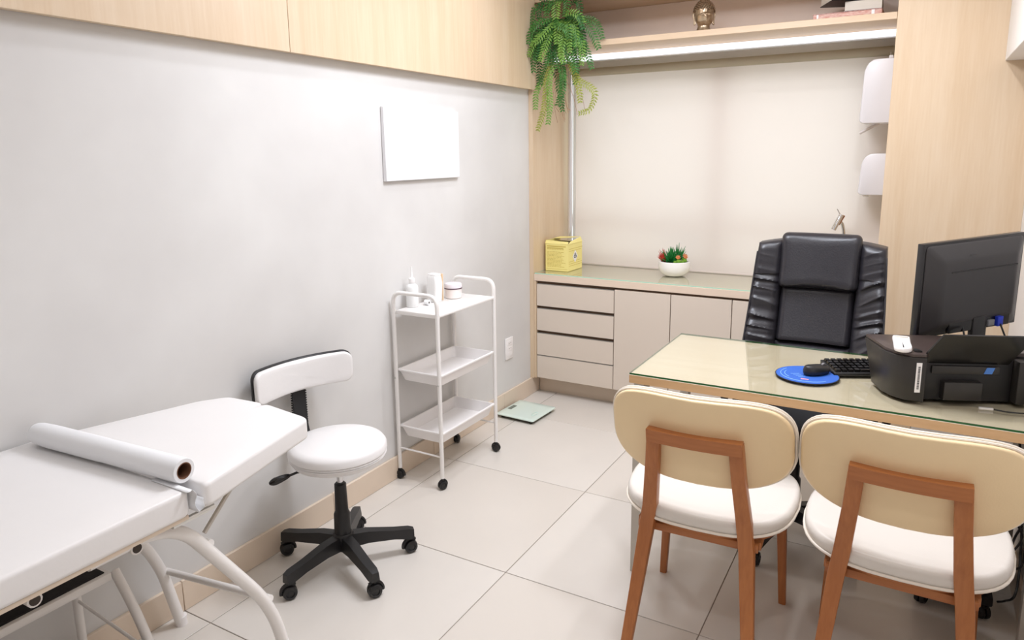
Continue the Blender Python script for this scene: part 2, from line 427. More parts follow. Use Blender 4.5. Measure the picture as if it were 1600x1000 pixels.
# cabinets (hung, with kick recess)
GAP = .0022
def cab_unit(name, label, x0, x1, fronts, group=None):
    t = thing(name, label, 'cabinet', ((x0+x1)/2, .23, .112), 0, group)
    w_ = (x1-x0)/2
    b = N(); box(b, -w_+.0005, w_-.0005, -.205, .265, 0, .613); obj('carcass', b, DARKGAP, t, smooth=False)
    for (nm, z0, z1) in fronts:
        b = N(); box(b, -w_+GAP, w_-GAP, -.226, -.2055, z0-.112, z1-.112, .001, 1)
        fr = obj(nm, b, TAUPE, t, smooth=False)
        if nm == 'drawer':
            b = N(); box(b, -w_+.004, w_-.004, -.2262, -.2145, z1-.112+.0015, z1-.112+.004, 0); obj('finger_grip', b, ALU, fr, smooth=False)
    return t
cab_unit('drawer_cabinet', 'taupe cabinet with four stacked drawers at the left end of counter', .044, .549,
         [('drawer', .115, .255), ('drawer', .262, .398), ('drawer', .418, .553), ('drawer', .572, .705)])
dl = ['taupe cupboard door unit directly right of the four drawers', 'second taupe cupboard door unit right of the drawers, behind desk corner',
      'taupe cupboard door unit just left of the black office chair', 'taupe cupboard door unit behind the black office chair']
dx = [.549, .881, 1.213, 1.545, 1.874]
for k in range(4):
    cab_unit('cupboard', dl[k], dx[k], dx[k+1], [('door', .115, .712)])
bm = N(); box(bm, .028, .0435, .003, .49, .112, .725); tag(obj('side_filler', bm, W_V, smooth=False), 'narrow wooden side strip left of the taupe drawers', 'panel')
bm = N(); box(bm, .014, 1.874, .10, .115, .0, .111); struct('baseboard_back', bm, SKIRT)

# ================================================================ THINGS ON THE COUNTER
YEL = mat('yellow_carton', (246, 232, 150), .6, var=.03, vscale=20)
YELT = mat('olive_print', (216, 194, 100), .7, var=.1)
ORP = mat('orange_print', (214, 120, 60), .7, var=.1)
o = thing('sharps_box', 'yellow cardboard sharps disposal box with printed text at the left of counter', 'box', (.128, .215, .7745), rad(-2))
w_, d_, h_ = .155, .195, .185
bm = N()
box(bm, -w_/2, w_/2, -d_/2, d_/2, 0, .165, .001, 1); obj('carton', bm, YEL, o, smooth=False)
bm = N()
v = [bm.verts.new(p) for p in ((-w_/2, -d_/2, .165), (-w_/2, d_/2, .165), (-w_/2+.004, d_/2, .187), (-w_/2+.004, -d_/2, .187))]; bm.faces.new(v)
v = [bm.verts.new(p) for p in ((-w_/2, -d_/2, .166), (w_/2, -d_/2, .166), (w_/2, -d_/2+.01, .181), (-w_/2, -d_/2+.008, .186))]; bm.faces.new(v)
v = [bm.verts.new(p) for p in ((w_/2, -d_/2, .166), (w_/2, d_/2, .166), (w_/2-.012, d_/2, .195), (w_/2-.01, -d_/2+.05, .178))]; bm.faces.new(v)
v = [bm.verts.new(p) for p in ((-w_/2, d_/2-.005, .19), (-w_/2, 0, .188), (w_/2*.5, .02, .196), (w_/2-.01, d_/2-.005, .197))]; bm.faces.new(v)
fl = obj('lid_flap', bm, YEL, o, smooth=False); md = fl.modifiers.new('s', 'SOLIDIFY'); md.thickness = .0015
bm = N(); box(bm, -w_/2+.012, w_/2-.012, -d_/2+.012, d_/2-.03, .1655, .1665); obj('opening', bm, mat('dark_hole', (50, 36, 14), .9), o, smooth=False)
bm = N()
Rg = random.Random(3)
for k in range(15):
    z = .025+k*.0082; 
    if k in (12,): continue
    x = -w_/2+.012; e = w_/2-.016-Rg.random()*.03
    while x < e:
        L = .006+Rg.random()*.014; box(bm, x, min(x+L, e), -d_/2-.0006, -d_/2+.0002, z, z+.003); x += L+.003
for k in range(9):
    if 2 < k < 7: continue
    z = .03+k*.013; y = -d_/2+.015
    while y < d_/2-.02:
        L = .008+Rg.random()*.02; box(bm, w_/2-.0002, w_/2+.0006, y, y+L, z, z+.003); y += L+.004
pr = obj('printed_text', bm, YELT, o, smooth=False); pr['kind'] = 'stuff'
for q in ((.01, -.014, .148, .155), (.012, -.03, .137, .142), (.003, -.002, .0105, .0125)):
    bm = N(); box(bm, -w_/2+q[0], w_/2+q[1], -d_/2-.0006, -d_/2+.0002, q[2], q[3]); obj('print_band', bm, YELT, o, smooth=False)
bm = N()
for (zz, sx) in ((.0, 1),):
    v = [bm.verts.new((w_/2+.0008, a, b)) for a, b in ((.0, .045), (.034, .085), (0, .125), (-.034, .085))]; bm.faces.new(v)
em = obj('hazard_diamond', bm, WHPLA, o, smooth=False)
bm = N()
for a in (90, 210, 330):
    ca, sa = .009*math.cos(rad(a)), .009*math.sin(rad(a))
    tube(bm, [(w_/2+.0016, ca+.008*math.cos(t*2*PI/12), .088+sa+.008*math.sin(t*2*PI/12)) for t in range(12)], .0016, 5, closed=True)
obj('hazard_emblem', bm, BLKPL, em)

# succulent bowl
o = thing('succulent_bowl', 'round white bowl of artificial succulents, red, green and orange tips, on counter', 'plant', (.815, .27, .7745))
CER = mat('white_ceramic', (246, 243, 240), .22, var=.01, coat=.3)
bm = N(); lathe(bm, [(0, 0), (.045, 0), (.065, .008), (.085, .03), (.092, .058), (.088, .083), (.084, .086), (.080, .082), (.083, .058), (.07, .03), (0, .025)], seg=40); obj('bowl', bm, CER, o)
bm = N(); lathe(bm, [(0, .078), (.04, .078), (.08, .074), (.08, .06), (0, .06)], seg=24); obj('moss', bm, mat('dark_moss', (58, 52, 26), .9, var=.4, vscale=60, bump=.4, bscale=200), o)
def spikes(bm, c, n, L, r, el0, el1, seed, az=None, curve=.3):
    g = random.Random(seed); c = Vector(c)
    for k in range(n):
        a = (2*PI*k*.618 if az is None else rad(az[0]+(az[1]-az[0])*g.random())); e = rad(el0+(el1-el0)*(k/n))
        d = Vector((math.cos(a)*math.cos(e), math.sin(a)*math.cos(e), math.sin(e))); l = L*(.75+.4*g.random())
        pts = [c+d*l*t+Vector((0, 0, curve*l*t*t)) for t in (0, .35, .7, 1)]
        tube(bm, pts, r, 5, radii=[r*.7, r, r*.7, r*.12])
GR1 = mat('succulent_green', (34, 132, 58), .45, var=.3, vscale=40); RD1 = mat('succulent_red', (206, 60, 44), .5, var=.3, vscale=30)
GR2 = mat('succulent_lime', (120, 170, 50), .5, var=.25, vscale=40); OR1 = mat('bud_orange', (238, 150, 96), .55, var=.15, vscale=40)
bm = N(); spikes(bm, (-.015, -.01, .078), 46, .066, .0062, 5, 85, 1); obj('green_rosette', bm, GR1, o)
bm = N(); spikes(bm, (.012, .022, .085), 26, .072, .0045, 25, 88, 8); obj('green_rosette', bm, GR1, o)
bm = N(); spikes(bm, (-.05, -.005, .08), 24, .056, .004, 2, 80, 2, az=(110, 290)); obj('red_rosette', bm, RD1, o)
bm = N()
for c_, r_ in (((.038, -.045, .088), .016), ((.055, -.03, .084), .013), ((.06, .0, .09), .015), ((.045, .03, .095), .014), ((.02, -.05, .083), .012)):
    lathe(bm, [(0, -r_), (r_*.8, -r_*.5), (r_, 0), (r_*.8, r_*.7), (0, r_*1.1)], *c_, seg=10)
obj('lime_bud', bm, GR2, o)
bm = N()
for c_, r_ in (((.035, -.047, .108), .010), ((.066, -.002, .108), .010), ((.05, .032, .112), .008)):
    bm = N(); spikes(bm, c_, 10, r_*1.6, r_*.4, 10, 85, 5); lathe(bm, [(0, -r_), (r_, 0), (0, r_)], *c_, seg=8)
    obj('orange_bud', bm, OR1, o)

# faucet behind chair
o = thing('faucet', 'chrome sink faucet with thin lever showing above the black office chair', 'faucet', (1.70, .36, .7745))
bm = N(); lathe(bm, [(0, 0), (.028, 0), (.028, .008), (.016, .014), (.0, .014)]); obj('base_flange', bm, CHROME, o)
bm = N(); tube(bm, smoothpath([(0, 0, .01), (0, 0, .22), (-.012, -.01, .32), (-.032, -.02, .345)], 5), .0085, 12); obj('neck', bm, CHROME, o)
bm = N(); tube(bm, [(-.02, -.03, .378), (-.052, -.05, .30)], .0125, 14); obj('spray_head', bm, CHROME, o)
bm = N(); tube(bm, [(-.008, -.02, .375), (-.032, -.024, .325)], .007, 10); obj('joint', bm, mat('copper_brass', (176, 128, 96), .25, metal=.9), o)
bm = N(); tube(bm, [(-.024, -.03, .376), (-.042, -.032, .408)], .0028, 8); obj('lever', bm, CHROME, o)

# dispensers on the column's inner side (attached to trim_2, facing the sink)
def dispenser(name, label, z, h, dx, yc, wy):
    t = thing(name, label, 'dispenser', (1.875, yc, z))
    b = N()
    r = .045
    prof = [(0, 0), (-dx+.02, 0)]+[(-dx+.02-.02*math.sin(rad(a)), .02-.02*math.cos(rad(a))) for a in (30, 60, 90)]
    prof += [(-dx+.008, h-.06)]+[(-dx+.01+.05*(1-math.cos(rad(a))), h-.055+.055*math.sin(rad(a))) for a in (20, 45, 70, 90)]+[(0, h)]
    n_ = len(prof)
    A = [b.verts.new((x, -wy/2, zz)) for x, zz in prof]; B = [b.verts.new((x, wy/2, zz)) for x, zz in prof]
    b.faces.new(A); b.faces.new(B[::-1])
    for i in range(n_): b.faces.new((A[i], A[(i+1) % n_], B[(i+1) % n_], B[i]))
    bmesh.ops.bevel(b, geom=[e for e in b.edges if all(abs(abs(v.co.y)-wy/2) < 1e-6 for v in e.verts) and abs(e.verts[0].co.y-e.verts[1].co.y) < 1e-6], offset=.007, segments=2, profile=.5, affect='EDGES')
    obj('cover', b, mat('dispenser_white', (226, 222, 223), .35, var=.01), t)
    return t
t = dispenser('paper_towel_dispenser', 'upper white wall dispenser with lever, beside the blind near the wood column', 1.612, .30, .135, .285, .22)
bm = N(); tube(bm, smoothpath([(-.05, -.02, .002), (-.09, -.02, -.02), (-.135, -.02, -.045)], 4), .007, 8); obj('lever', bm, mat('translucent_grey_plastic', (222, 212, 208), .3, var=.02), t)
bm = N(); box(bm, -.03, -.012, -.03, -.02, .3005, .322, .002); obj('latch', bm, WHPLA, t)
t = dispenser('soap_dispenser', 'lower smaller white wall dispenser beside the blind near the wood column', 1.262, .205, .122, .30, .12)
bm = N(); box(bm, -.10, -.07, -.02, .02, -.010, .001, .003); obj('nozzle', bm, WHPLA, t)

# ================================================================ SHELF THINGS
# head figurine
BRZ = mat('antique_silver_gilt', (206, 190, 164), .3, metal=.8, var=.45, vscale=30, bump=.2, bscale=60, rgb2=(150, 124, 98))
BRZD = mat('antique_bronze_hair', (150, 122, 96), .35, metal=.8, var=.5, vscale=50)
o = thing('head_figurine', 'small silvery bronze meditating head ornament on the wooden shelf', 'figurine', (.985, .09, 2.0905), rad(28))
bm = N()
lathe(bm, [(0, .0), (.036, .0), (.040, .006), (.034, .016), (.03, .03), (.034, .045), (.043, .062), (.049, .085), (.050, .105), (.044, .13), (.03, .148), (0, .155)], seg=28)
for v in bm.verts:
    x, y, z = v.co
    v.co.y *= 1.08
    if y < 0 and .045 < z < .1: v.co.x *= .93
obj('head', bm, BRZ, o)
def facegrid():
    b = N(); nx, nz = 26, 34; g = []
    for j in range(nz+1):
        z = .032+j*(.078/nz); row = []
        for i in range(nx+1):
            u = -1+2*i/nx; a = u*1.25
            rr = .046*math.sin(PI*min(1, max(.02, (z-.012)/.15)))**.35
            if z < .05: rr *= .80+.2*(z-.032)/.018
            r = rr+.0035
            nose = .011*math.exp(-(u/.11)**2)*max(0, 1-abs(z-.068)/.017) if z < .085 else .004*math.exp(-(u/.1)**2)
            brow = .0035*math.exp(-((z-.088+.012*abs(u))/.003)**2)*(abs(u) < .62)
            eye = .0042*math.exp(-(((abs(u)-.3)/.16)**2))*math.exp(-((z-.079)/.0045)**2)
            lips = .0042*math.exp(-((u)/.2)**2)*(math.exp(-((z-.0535)/.0026)**2)+.9*math.exp(-((z-.0475)/.0026)**2))
            chin = .005*math.exp(-(u/.22)**2)*math.exp(-((z-.038)/.006)**2)
            r += nose+brow+eye+lips+chin
            row.append(b.verts.new((r*math.sin(a)*.98, -r*math.cos(a)*1.1, z)))
        g.append(row)
    for j in range(nz):
        for i in range(nx): b.faces.new((g[j][i], g[j][i+1], g[j+1][i+1], g[j+1][i]))
    return b
obj('face', facegrid(), BRZ, o)
bm = N()
g = random.Random(5)
for k in range(150):
    a = k*2.39996; t = k/150; z = .098+.055*t
    rr = .0525*math.sqrt(max(0, 1-((z-.095)/.064)**2))
    x, y = rr*math.cos(a), rr*math.sin(a)*1.08
    if y < -.018 and z < .106: continue
    lathe(bm, [(0, -.005), (.005, -.0015), (.004, .003), (0, .0055)], x, y, z, seg=6)
lathe(bm, [(0, -.005), (.026, -.004), (.024, .010), (.013, .021), (0, .024)], 0, 0, .152, seg=16)
obj('hair', bm, BRZD, o)
for s in (-1, 1):
    bm = N(); tube(bm, smoothpath([(s*.047, -.002, .098), (s*.055, .002, .092), (s*.053, 0, .075), (s*.05, -.003, .055), (s*.049, -.006, .038), (s*.044, -.006, .05), (s*.045, -.002, .08)], 4), .0042, 8)
    obj('ear', bm, BRZ, o)

# books
BKR = mat('red_glossy_cover', (150, 62, 50), .35, var=.35, vscale=60, rgb2=(228, 190, 176)); BKK = mat('black_book_cover', (36, 28, 32), .4, var=.1)
PAG = mat('book_pages', (226, 218, 206), .8, var=.08, vscale=6, stretch=(.2, .2, 60)); SILV = mat('silver_print', (178, 168, 166), .4, var=.05)
o = thing('magazine', 'thin red and white magazine at the bottom of the book stack on shelf', 'book', (1.66, .20, 2.0905), rad(-1))
bm = N(); box(bm, -.148, .148, -.10, .10, 0, .034, .001, 1); obj('spine_block', bm, mat('magazine_pages', (238, 214, 202), .6, var=.25, vscale=40, stretch=(1, 1, 6), rgb2=(196, 120, 104)), o, smooth=False)
bm = N(); box(bm, -.15, .15, -.1015, .101, .0345, .037); box(bm, -.15, .15, -.1015, .101, -.0, .0012); obj('cover', bm, BKR, o, smooth=False)
for a_, b_ in ((.105, .118), (-.132, -.124)):
    bm = N(); box(bm, a_, b_, -.1025, -.1015, 0.002, .034); obj('spine_mark', bm, WHPLA, o, smooth=False)
o = thing('book', 'thick book with pale page edges facing out, lying on the red magazine', 'book', (1.722, .215, 2.128), rad(2))
bm = N(); box(bm, -.078, .078, -.105, .09, .003, .045); obj('page_block', bm, PAG, o, smooth=False)
bm = N(); box(bm, -.08, .08, -.107, .094, 0, .003); box(bm, -.08, .08, -.107, .094, .045, .048); box(bm, -.08, .08, .09, .094, 0, .048); obj('cover', bm, BKK, o, smooth=False)
o = thing('book', 'black hardcover book with silver title lettering, slanted on top of the stack', 'book', (1.655, .19, 2.1765), rad(24))
bm = N(); box(bm, -.105, .105, -.09, .075, .003, .058); obj('page_block', bm, PAG, o, smooth=False)
bm = N(); box(bm, -.108, .108, -.095, .078, 0, .003); box(bm, -.108, .108, -.095, .078, .058, .061); box(bm, -.108, .108, -.095, -.0905, 0, .061); obj('cover', bm, BKK, o, smooth=False)
text('title', 'FASHION', .038, SILV, o, (-.012, -.0957, .030), (PI/2, 0, 0))

# hanging fern
FG = [mat('fern_green', (68, 126, 52), .5, var=.35, vscale=30), mat('fern_light_green', (124, 170, 74), .5, var=.3, vscale=30), mat('fern_dark_green', (48, 108, 48), .55, var=.35, vscale=30), mat('fern_olive', (160, 168, 70), .5, var=.3, vscale=30)]
o = thing('hanging_fern', 'artificial green fern cascading from the left end of the wooden shelf', 'plant', (.17, .08, 2.0905))
def W(u, v): return (.215+(u-890)*.00405, 2.336-v*.0034)         # rough picture to niche-plane units used while sketching frond tips
def frond(pts, L, wd, m, seed):
    g = random.Random(seed); P = smoothpath([Vector(p)-Vector((.17, .08, 2.0905)) for p in pts], 8)
    b = N(); tube(b, P, .0016, 4)
    nn = len(P); tot = sum((P[i+1]-P[i]).length for i in range(nn-1)); acc = 0; step = .0155; nxt = .02; hint = Vector((.15*(g.random()-.5), -1, .35)).normalized()
    for i in range(nn-1):
        t = (P[i+1]-P[i]); l = t.length; t.normalize(); sd = t.cross(hint).normalized(); nrm = sd.cross(t).normalized()
        while nxt < acc+l:
            q = P[i]+t*(nxt-acc); f = nxt/tot; w = 1.12*wd*math.sin(PI*min(1, .16+.84*(1-f)))**.6*(.6 if f < .1 else 1)
            for s in (-1, 1):
                d = (sd*s*.86+t*.5+nrm*(.18*g.random()-.05)+Vector((0, 0, -.15))).normalized(); k = w*(.9+.2*g.random())
                side = d.cross(nrm).normalized()*(.0055)
                v = [b.verts.new(x) for x in (q, q+d*k*.45+side-nrm*.0012, q+d*k, q+d*k*.45-side-nrm*.0012, q+d*k*.45+nrm*.0012)]
                b.faces.new((v[0], v[1], v[4])); b.faces.new((v[1], v[2], v[4])); b.faces.new((v[2], v[3], v[4])); b.faces.new((v[3], v[0], v[4]))
            nxt += step
        acc += l
    return obj('frond', b, m, o, smooth=False)
def px(cu, cv, y):                                                   # crop pixels -> niche coordinates at depth y
    u, v = 810+cu/4.545, cv/4.545; X, Z = W(u, v); X = max(X, .062); return (X, y, min(Z, 2.312) if y > -.06 else min(Z, 2.40))
fr = [([(370, -60, .0), (362, 60, -.06), (372, 175, -.09)], .03, 1, .036), ([(330, 120, .02), (240, 60, -.02), (185, 85, -.05), (180, 240, -.07)], .03, 0, .028),
      ([(330, 190, .0), (200, 270, -.05), (120, 400, -.06), (105, 525, -.05)], 0, 0, .030), ([(330, 170, .02), (230, 330, -.02), (215, 500, -.02), (185, 650, .0)], 0, 2, .024),
      ([(360, 200, -.02), (330, 300, -.10), (275, 470, -.12)], 0, 1, .034), ([(380, 130, .0), (520, 190, -.05), (600, 290, -.06), (640, 400, -.05)], 0, 0, .032),
      ([(400, 160, .0), (500, 280, -.06), (560, 400, -.06), (595, 535, -.05)], 0, 0, .028), ([(390, 150, -.02), (450, 140, -.09), (520, 160, -.1), (560, 230, -.1)], 0, 1, .028),
      ([(360, 210, .0), (410, 330, -.08), (470, 440, -.09), (500, 560, -.08)], 0, 0, .030), ([(350, 200, -.01), (350, 380, -.04), (390, 520, -.05), (400, 650, -.05)], 0, 0, .032),
      ([(330, 300, .0), (250, 560, -.02), (200, 680, -.03), (180, 810, -.03)], 0, 1, .028), ([(330, 350, .0), (285, 560, -.04), (270, 780, -.05), (220, 965, -.05)], 0, 3, .030),
      ([(340, 380, -.01), (310, 600, -.06), (320, 780, -.07), (300, 920, -.06)], 0, 1, .030), ([(390, 400, -.01), (470, 560, -.04), (510, 680, -.05), (520, 775, -.05)], 0, 3, .028),
      ([(400, 430, -.01), (500, 600, -.04), (580, 660, -.05), (620, 720, -.06), (590, 820, -.06), (505, 850, -.05)], 0, 3, .026),
      ([(370, 420, -.01), (400, 560, -.05), (400, 680, -.06), (360, 790, -.05)], 0, 0, .032), ([(350, 180, .03), (440, 260, .0), (470, 420, .0), (460, 620, .0)], 0, 2, .030),
      ([(340, 160, .03), (280, 300, .01), (300, 480, .0), (350, 600, .0)], 0, 2, .030), ([(330, 80, .04), (270, 10, .0), (240, 30, -.04), (230, 140, -.05)], 0, 2, .028),
      ([(390, 80, .04), (440, 0, .02), (480, 60, .0), (490, 180, .0)], 0, 2, .028), ([(370, 150, -.03), (300, 180, -.10), (230, 230, -.12), (170, 330, -.11)], 0, 0, .030),
      ([(340, 190, -.02), (260, 280, -.1), (200, 400, -.11), (160, 430, -.09)], 0, 1, .028), ([(390, 170, -.02), (430, 300, -.1), (420, 420, -.11), (430, 480, -.1)], 0, 1, .030),
      ([(400, 140, .02), (560, 180, .0), (620, 240, -.02), (650, 330, -.02)], 0, 0, .026), ([(390, 190, -.01), (520, 320, -.06), (540, 440, -.07), (530, 500, -.06)], 0, 1, .030),
      ([(350, 140, -.04), (390, 220, -.12), (460, 260, -.13), (480, 330, -.12)], 0, 0, .028), ([(350, 150, -.03), (330, 240, -.11), (260, 330, -.13), (220, 330, -.12)], 0, 1, .028),
      ([(330, 150, .04), (200, 200, .0), (130, 330, -.02), (120, 430, -.02)], 0, 2, .026), ([(350, 420, .0), (350, 600, -.02), (370, 720, -.02), (380, 820, -.02)], 0, 0, .028),
      ([(400, -20, .03), (350, 20, -.04), (310, 60, -.07), (300, 150, -.08)], 0, 0, .03), ([(380, -40, .03), (420, 20, -.04), (430, 80, -.06), (420, 160, -.07)], 0, 0, .03),
      ([(380, 240, .02), (440, 380, -.02), (480, 520, -.03), (470, 640, -.03)], 0, 0, .028), ([(360, 260, .02), (300, 400, -.03), (250, 520, -.03), (230, 620, -.03)], 0, 0, .028)]
for k, (pts, _, mi, wd) in enumerate(fr):
    frond([px(*p) for p in pts], 0, wd, FG[mi], k)
g0 = random.Random(77)
for k in range(38):
    u0 = 350+g0.random()*40; a = g0.uniform(-1, 1); ln = g0.uniform(.45, 1)
    u3 = 360+a*230*ln; v3 = 200+g0.random()*330*(1-.45*abs(a)); yy = g0.uniform(-.10, .02)
    frond([px(u0, 150, .02), px((u0*2+u3)/3, 130+.2*v3, yy*.6), px((u0+2*u3)/3+a*25, .5*v3+60, yy), px(u3, v3+60, yy-.01)], 0, .022+.01*g0.random(), FG[(0, 1, 0, 2)[k % 4]], 100+k)
ROOTM = mat('dry_brown_stem', (170, 118, 86), .8, var=.3)
for k in range(11):
    g = random.Random(40+k); u0 = 330+g.random()*120; u1 = 240+g.random()*300
    b = N(); P = [Vector(px(u0, 300, -.01)), Vector(px((u0+u1)/2, 560, -.02)), Vector(px(u1, 700+g.random()*90, -.01)), Vector(px(u1+30, 800+g.random()*120, -.01))]
    tube(b, smoothpath([p-Vector((.17, .08, 2.0905)) for p in P], 6), .0011, 4); obj('stem', b, ROOTM, o)
bm = N(); lathe(bm, [(0, 0), (.05, 0), (.065, .09), (.06, .095), (0, .085)], .03, .05, 0, seg=20); obj('pot', bm, mat('dark_pot', (60, 48, 40), .6), o)

# ================================================================ LEFT WALL THINGS
o = thing('blank_panel', 'blank white rectangular board hung on the grey wall', 'wall panel', (.001, -1.04, 1.372))
bm = N(); box(bm, 0, .018, -.282, .282, 0, .317, .002, 1); obj('board', bm, mat('white_board_gloss', (238, 237, 239), .3, var=.01), o)
o = thing('power_outlet', 'white wall outlet plate on the grey wall behind the trolley', 'outlet', (.001, -.268, .30))
bm = N(); box(bm, 0, .008, -.043, .043, 0, .128, .003, 2); obj('plate', bm, WHPLA, o)
for k in range(3):
    bm = N(); box(bm, .008, .0105, -.024, .024, .02+k*.031, .047+k*.031, .001, 1); md_ = obj('module', bm, WHPLA, o)
    if k:
        bm = N()
        for y in (-.009, .009): box(bm, .0105, .0112, y-.002, y+.002, .031+k*.031, .036+k*.031)
        obj('socket_hole', bm, mat('socket_dark', (120, 114, 110), .6), md_, smooth=False)

# floor scale
o = thing('bathroom_scale', 'square pale green glass bathroom scale on the floor by the skirting', 'scale', (.148, -.325, 0), rad(-3))
bm = N(); cushion(bm, dens(rrect(.248, .262, .012, 4), .05), .007, lambda x, y, h: (x, y, .0215+h), edge=.002); obj('glass_platform', bm, mat('mint_tempered_glass', (222, 238, 228), .12, var=.01, coat=.5), o)
bm = N(); box(bm, -.112, .112, -.118, .118, .009, .0175, .003); obj('base', bm, mat('dark_olive_base', (46, 50, 30), .5), o)
for sx in (-1, 1):
    for sy in (-1, 1):
        bm = N(); lathe(bm, [(0, 0), (.014, 0), (.014, .0095), (0, .0095)], sx*.092, sy*.098, 0, seg=14); obj('foot', bm, RUBBER, o)
bm = N(); box(bm, -.108, -.083, -.034, .034, .0252, .0258); obj('display', bm, mat('lcd_grey', (112, 124, 114), .25), o, smooth=False, label='grey digital display')
bm = N(); tube(bm, [(.075+.012*math.cos(a*.5), -.03+.03*math.sin(a*.5), .0256) for a in range(13)], .0012, 4, closed=True); obj('emblem', bm, mat('mint_print', (190, 220, 214), .3), o)

# ================================================================ TROLLEY
def caster(parent, x, y, r=.019, m=BLKPL, stem=.012, rz=0, name='caster', hub=True, bracket=None):
    b = N(); T = Matrix.Translation((x, y, r))@Matrix.Rotation(rz, 4, 'Z')@Matrix.Rotation(PI/2, 4, 'Y')
    for s in (-1, 1):
        lathe(b, [(0, s*.002), (r*.95, s*.002), (r, s*r*.25), (r*.9, s*r*.62), (r*.55, s*r*.72), (r*.5, s*r*.6), (0, s*r*.66)], seg=18, M=T)
    c = obj(name, b, m, parent)
    b = N()
    Rm = Matrix.Translation((x, y, 0))@Matrix.Rotation(rz, 4, 'Z')
    P = [Rm@Vector(p) for p in ((0, r*1.05*math.cos(a)*1, r+r*1.12*math.sin(a)) for a in [rad(q) for q in range(10, 171, 20)])]
    P = [Rm@Vector((0, r*1.1*math.cos(rad(q)), r+r*1.1*math.sin(rad(q)))) for q in range(-10, 131, 14)]
    tube(b, P, r*.3, 6); tube(b, [(x, y, r*1.2), (x, y, 2*r+stem)], r*.32, 8)
    obj('hood', b, bracket or m, c)
    return c
TX0, TX1, TY0, TY1 = .022, .262, -1.318, -.850
o = thing('utility_trolley', 'white three tier metal utility trolley on black casters against grey wall', 'trolley', ((TX0+TX1)/2, (TY0+TY1)/2, 0))
hx, hy = (TX1-TX0)/2, (TY1-TY0)/2
for s, zt in ((-1, .885), (1, .885)):
    pts = [(-hx, s*hy, .052), (-hx, s*hy, zt), (hx, s*hy, zt), (hx, s*hy, .052)]
    bm = N(); tube(bm, fillet(pts, .05, 7), .0095, 12); obj('side_frame', bm, WHMET, o)
    bm = N(); tube(bm, [(-hx, s*hy, .152), (hx, s*hy, .152)], .0042, 8); obj('cross_rod', bm, WHMET, o)
    for sx in (-1, 1):
        bm = N(); lathe(bm, [(0, 0), (.0055, 0), (.0045, .003), (0, .0035)], seg=10, M=Matrix.Translation((sx*hx, s*(hy+.0095), .49))@Matrix.Rotation(-s*PI/2, 4, 'X')); obj('screw', bm, ALU, o)
for z in (.79,):
    bm = N(); box(bm, -hx+.004, hx+.004, -hy+.009, hy-.009, z, z+.011, .003)
    box(bm, -hx+.004, hx+.006, -hy+.002, -hy+.012, z-.004, z+.013, .002); box(bm, -hx+.004, hx+.006, hy-.012, hy-.002, z-.004, z+.013, .002)
    obj('top_shelf', bm, WHMET, o)
def tray(z):
    b = N(); W0, D0 = 2*hx-.004, 2*hy-.014; rim = rrect(W0+.010, D0, .012, 4); mouth = rrect(W0-.008, D0-.018, .012, 4); low = rrect(W0-.034, D0-.046, .018, 4)
    lay = [(rim, z), (mouth, z+.001), (low, z-.050)]
    lay2 = [(rim, z-.006), (rrect(W0-.004, D0-.013, .012, 4), z-.006), (rrect(W0-.029, D0-.042, .018, 4), z-.053)]
    def ring(L): return [b.verts.new((p[0], p[1], L[1])) for p in L[0]]
    A = [ring(l) for l in lay]; B = [ring(l) for l in lay2]
    n_ = len(rim)
    def br(P, Q):
        for k in range(n_): b.faces.new((P[k], P[(k+1) % n_], Q[(k+1) % n_], Q[k]))
    br(A[0], A[1]); br(A[1], A[2]); b.faces.new(A[2]); br(A[0], B[0]); br(B[0], B[1]); br(B[1], B[2]); b.faces.new(B[2])
    return obj('tray', b, WHPLA, o)
tray(.527); tray(.258)
for sx in (-1, 1):
    for sy in (-1, 1):
        caster(o, sx*hx, sy*hy, .0205, BLKPL, .014, rz=.6*sx+.9*sy)

# things on the trolley
ZT = .8015
MWH = mat('milky_bottle_plastic', (240, 240, 238), .3, var=.01)
o = thing('squeeze_bottle', 'white squeeze bottle with thin nozzle on trolley top', 'bottle', (.048, -1.212, ZT))
bm = N(); lathe(bm, [(0, 0), (.026, 0), (.028, .004), (.028, .088), (.024, .1), (.013, .108), (.0125, .112), (0, .112)], seg=26); obj('body', bm, MWH, o)
bm = N(); lathe(bm, [(0, .1125), (.0145, .1125), (.0145, .13), (.009, .134), (.005, .14), (.003, .185), (0, .185)], seg=18); obj('nozzle_cap', bm, WHPLA, o)
o = thing('cotton_packet', 'upright white packet with orange side edge, beside the squeeze bottle on trolley', 'packet', (.074, -1.075, ZT), rad(-8))
bm = N(); cushion(bm, dens(rrect(.062, .052, .01, 4), .02), .128, lambda x, y, h: (x+.002*math.sin(h*60), y, .064+h), edge=.008)
obj('packet', bm, mat('white_film', (246, 244, 241), .3, var=.02, bump=.2, bscale=25), o)
bm = N(); box(bm, -.028, .026, -.020, .022, .122, .135, .006); obj('folded_top', bm, WHPLA, o)
bm = N(); box(bm, -.026, .028, .0268, .0315, .004, .132, .002); obj('orange_edge', bm, mat('pale_orange_card', (246, 214, 176), .5, var=.05), o)
o = thing('jar', 'low round white jar with clear lid and dark purple ring on trolley top', 'jar', (.098, -.957, ZT))
bm = N(); lathe(bm, [(0, 0), (.037, 0), (.041, .004), (.042, .046), (0, .046)], seg=32); obj('body', bm, mat('jar_cream_white', (244, 236, 232), .3, var=.01), o)
bm = N(); lathe(bm, [(0, .0462), (.0435, .0462), (.0435, .0515), (0, .0515)], seg=32); obj('ring', bm, mat('purple_band', (96, 70, 84), .4), o, label='dark purple ring')
bm = N(); lathe(bm, [(0, .0517), (.0435, .0517), (.0435, .064), (.039, .071), (0, .073)], seg=32); obj('lid', bm, mat('frosted_lid', (232, 226, 230), .25, var=.01), o)
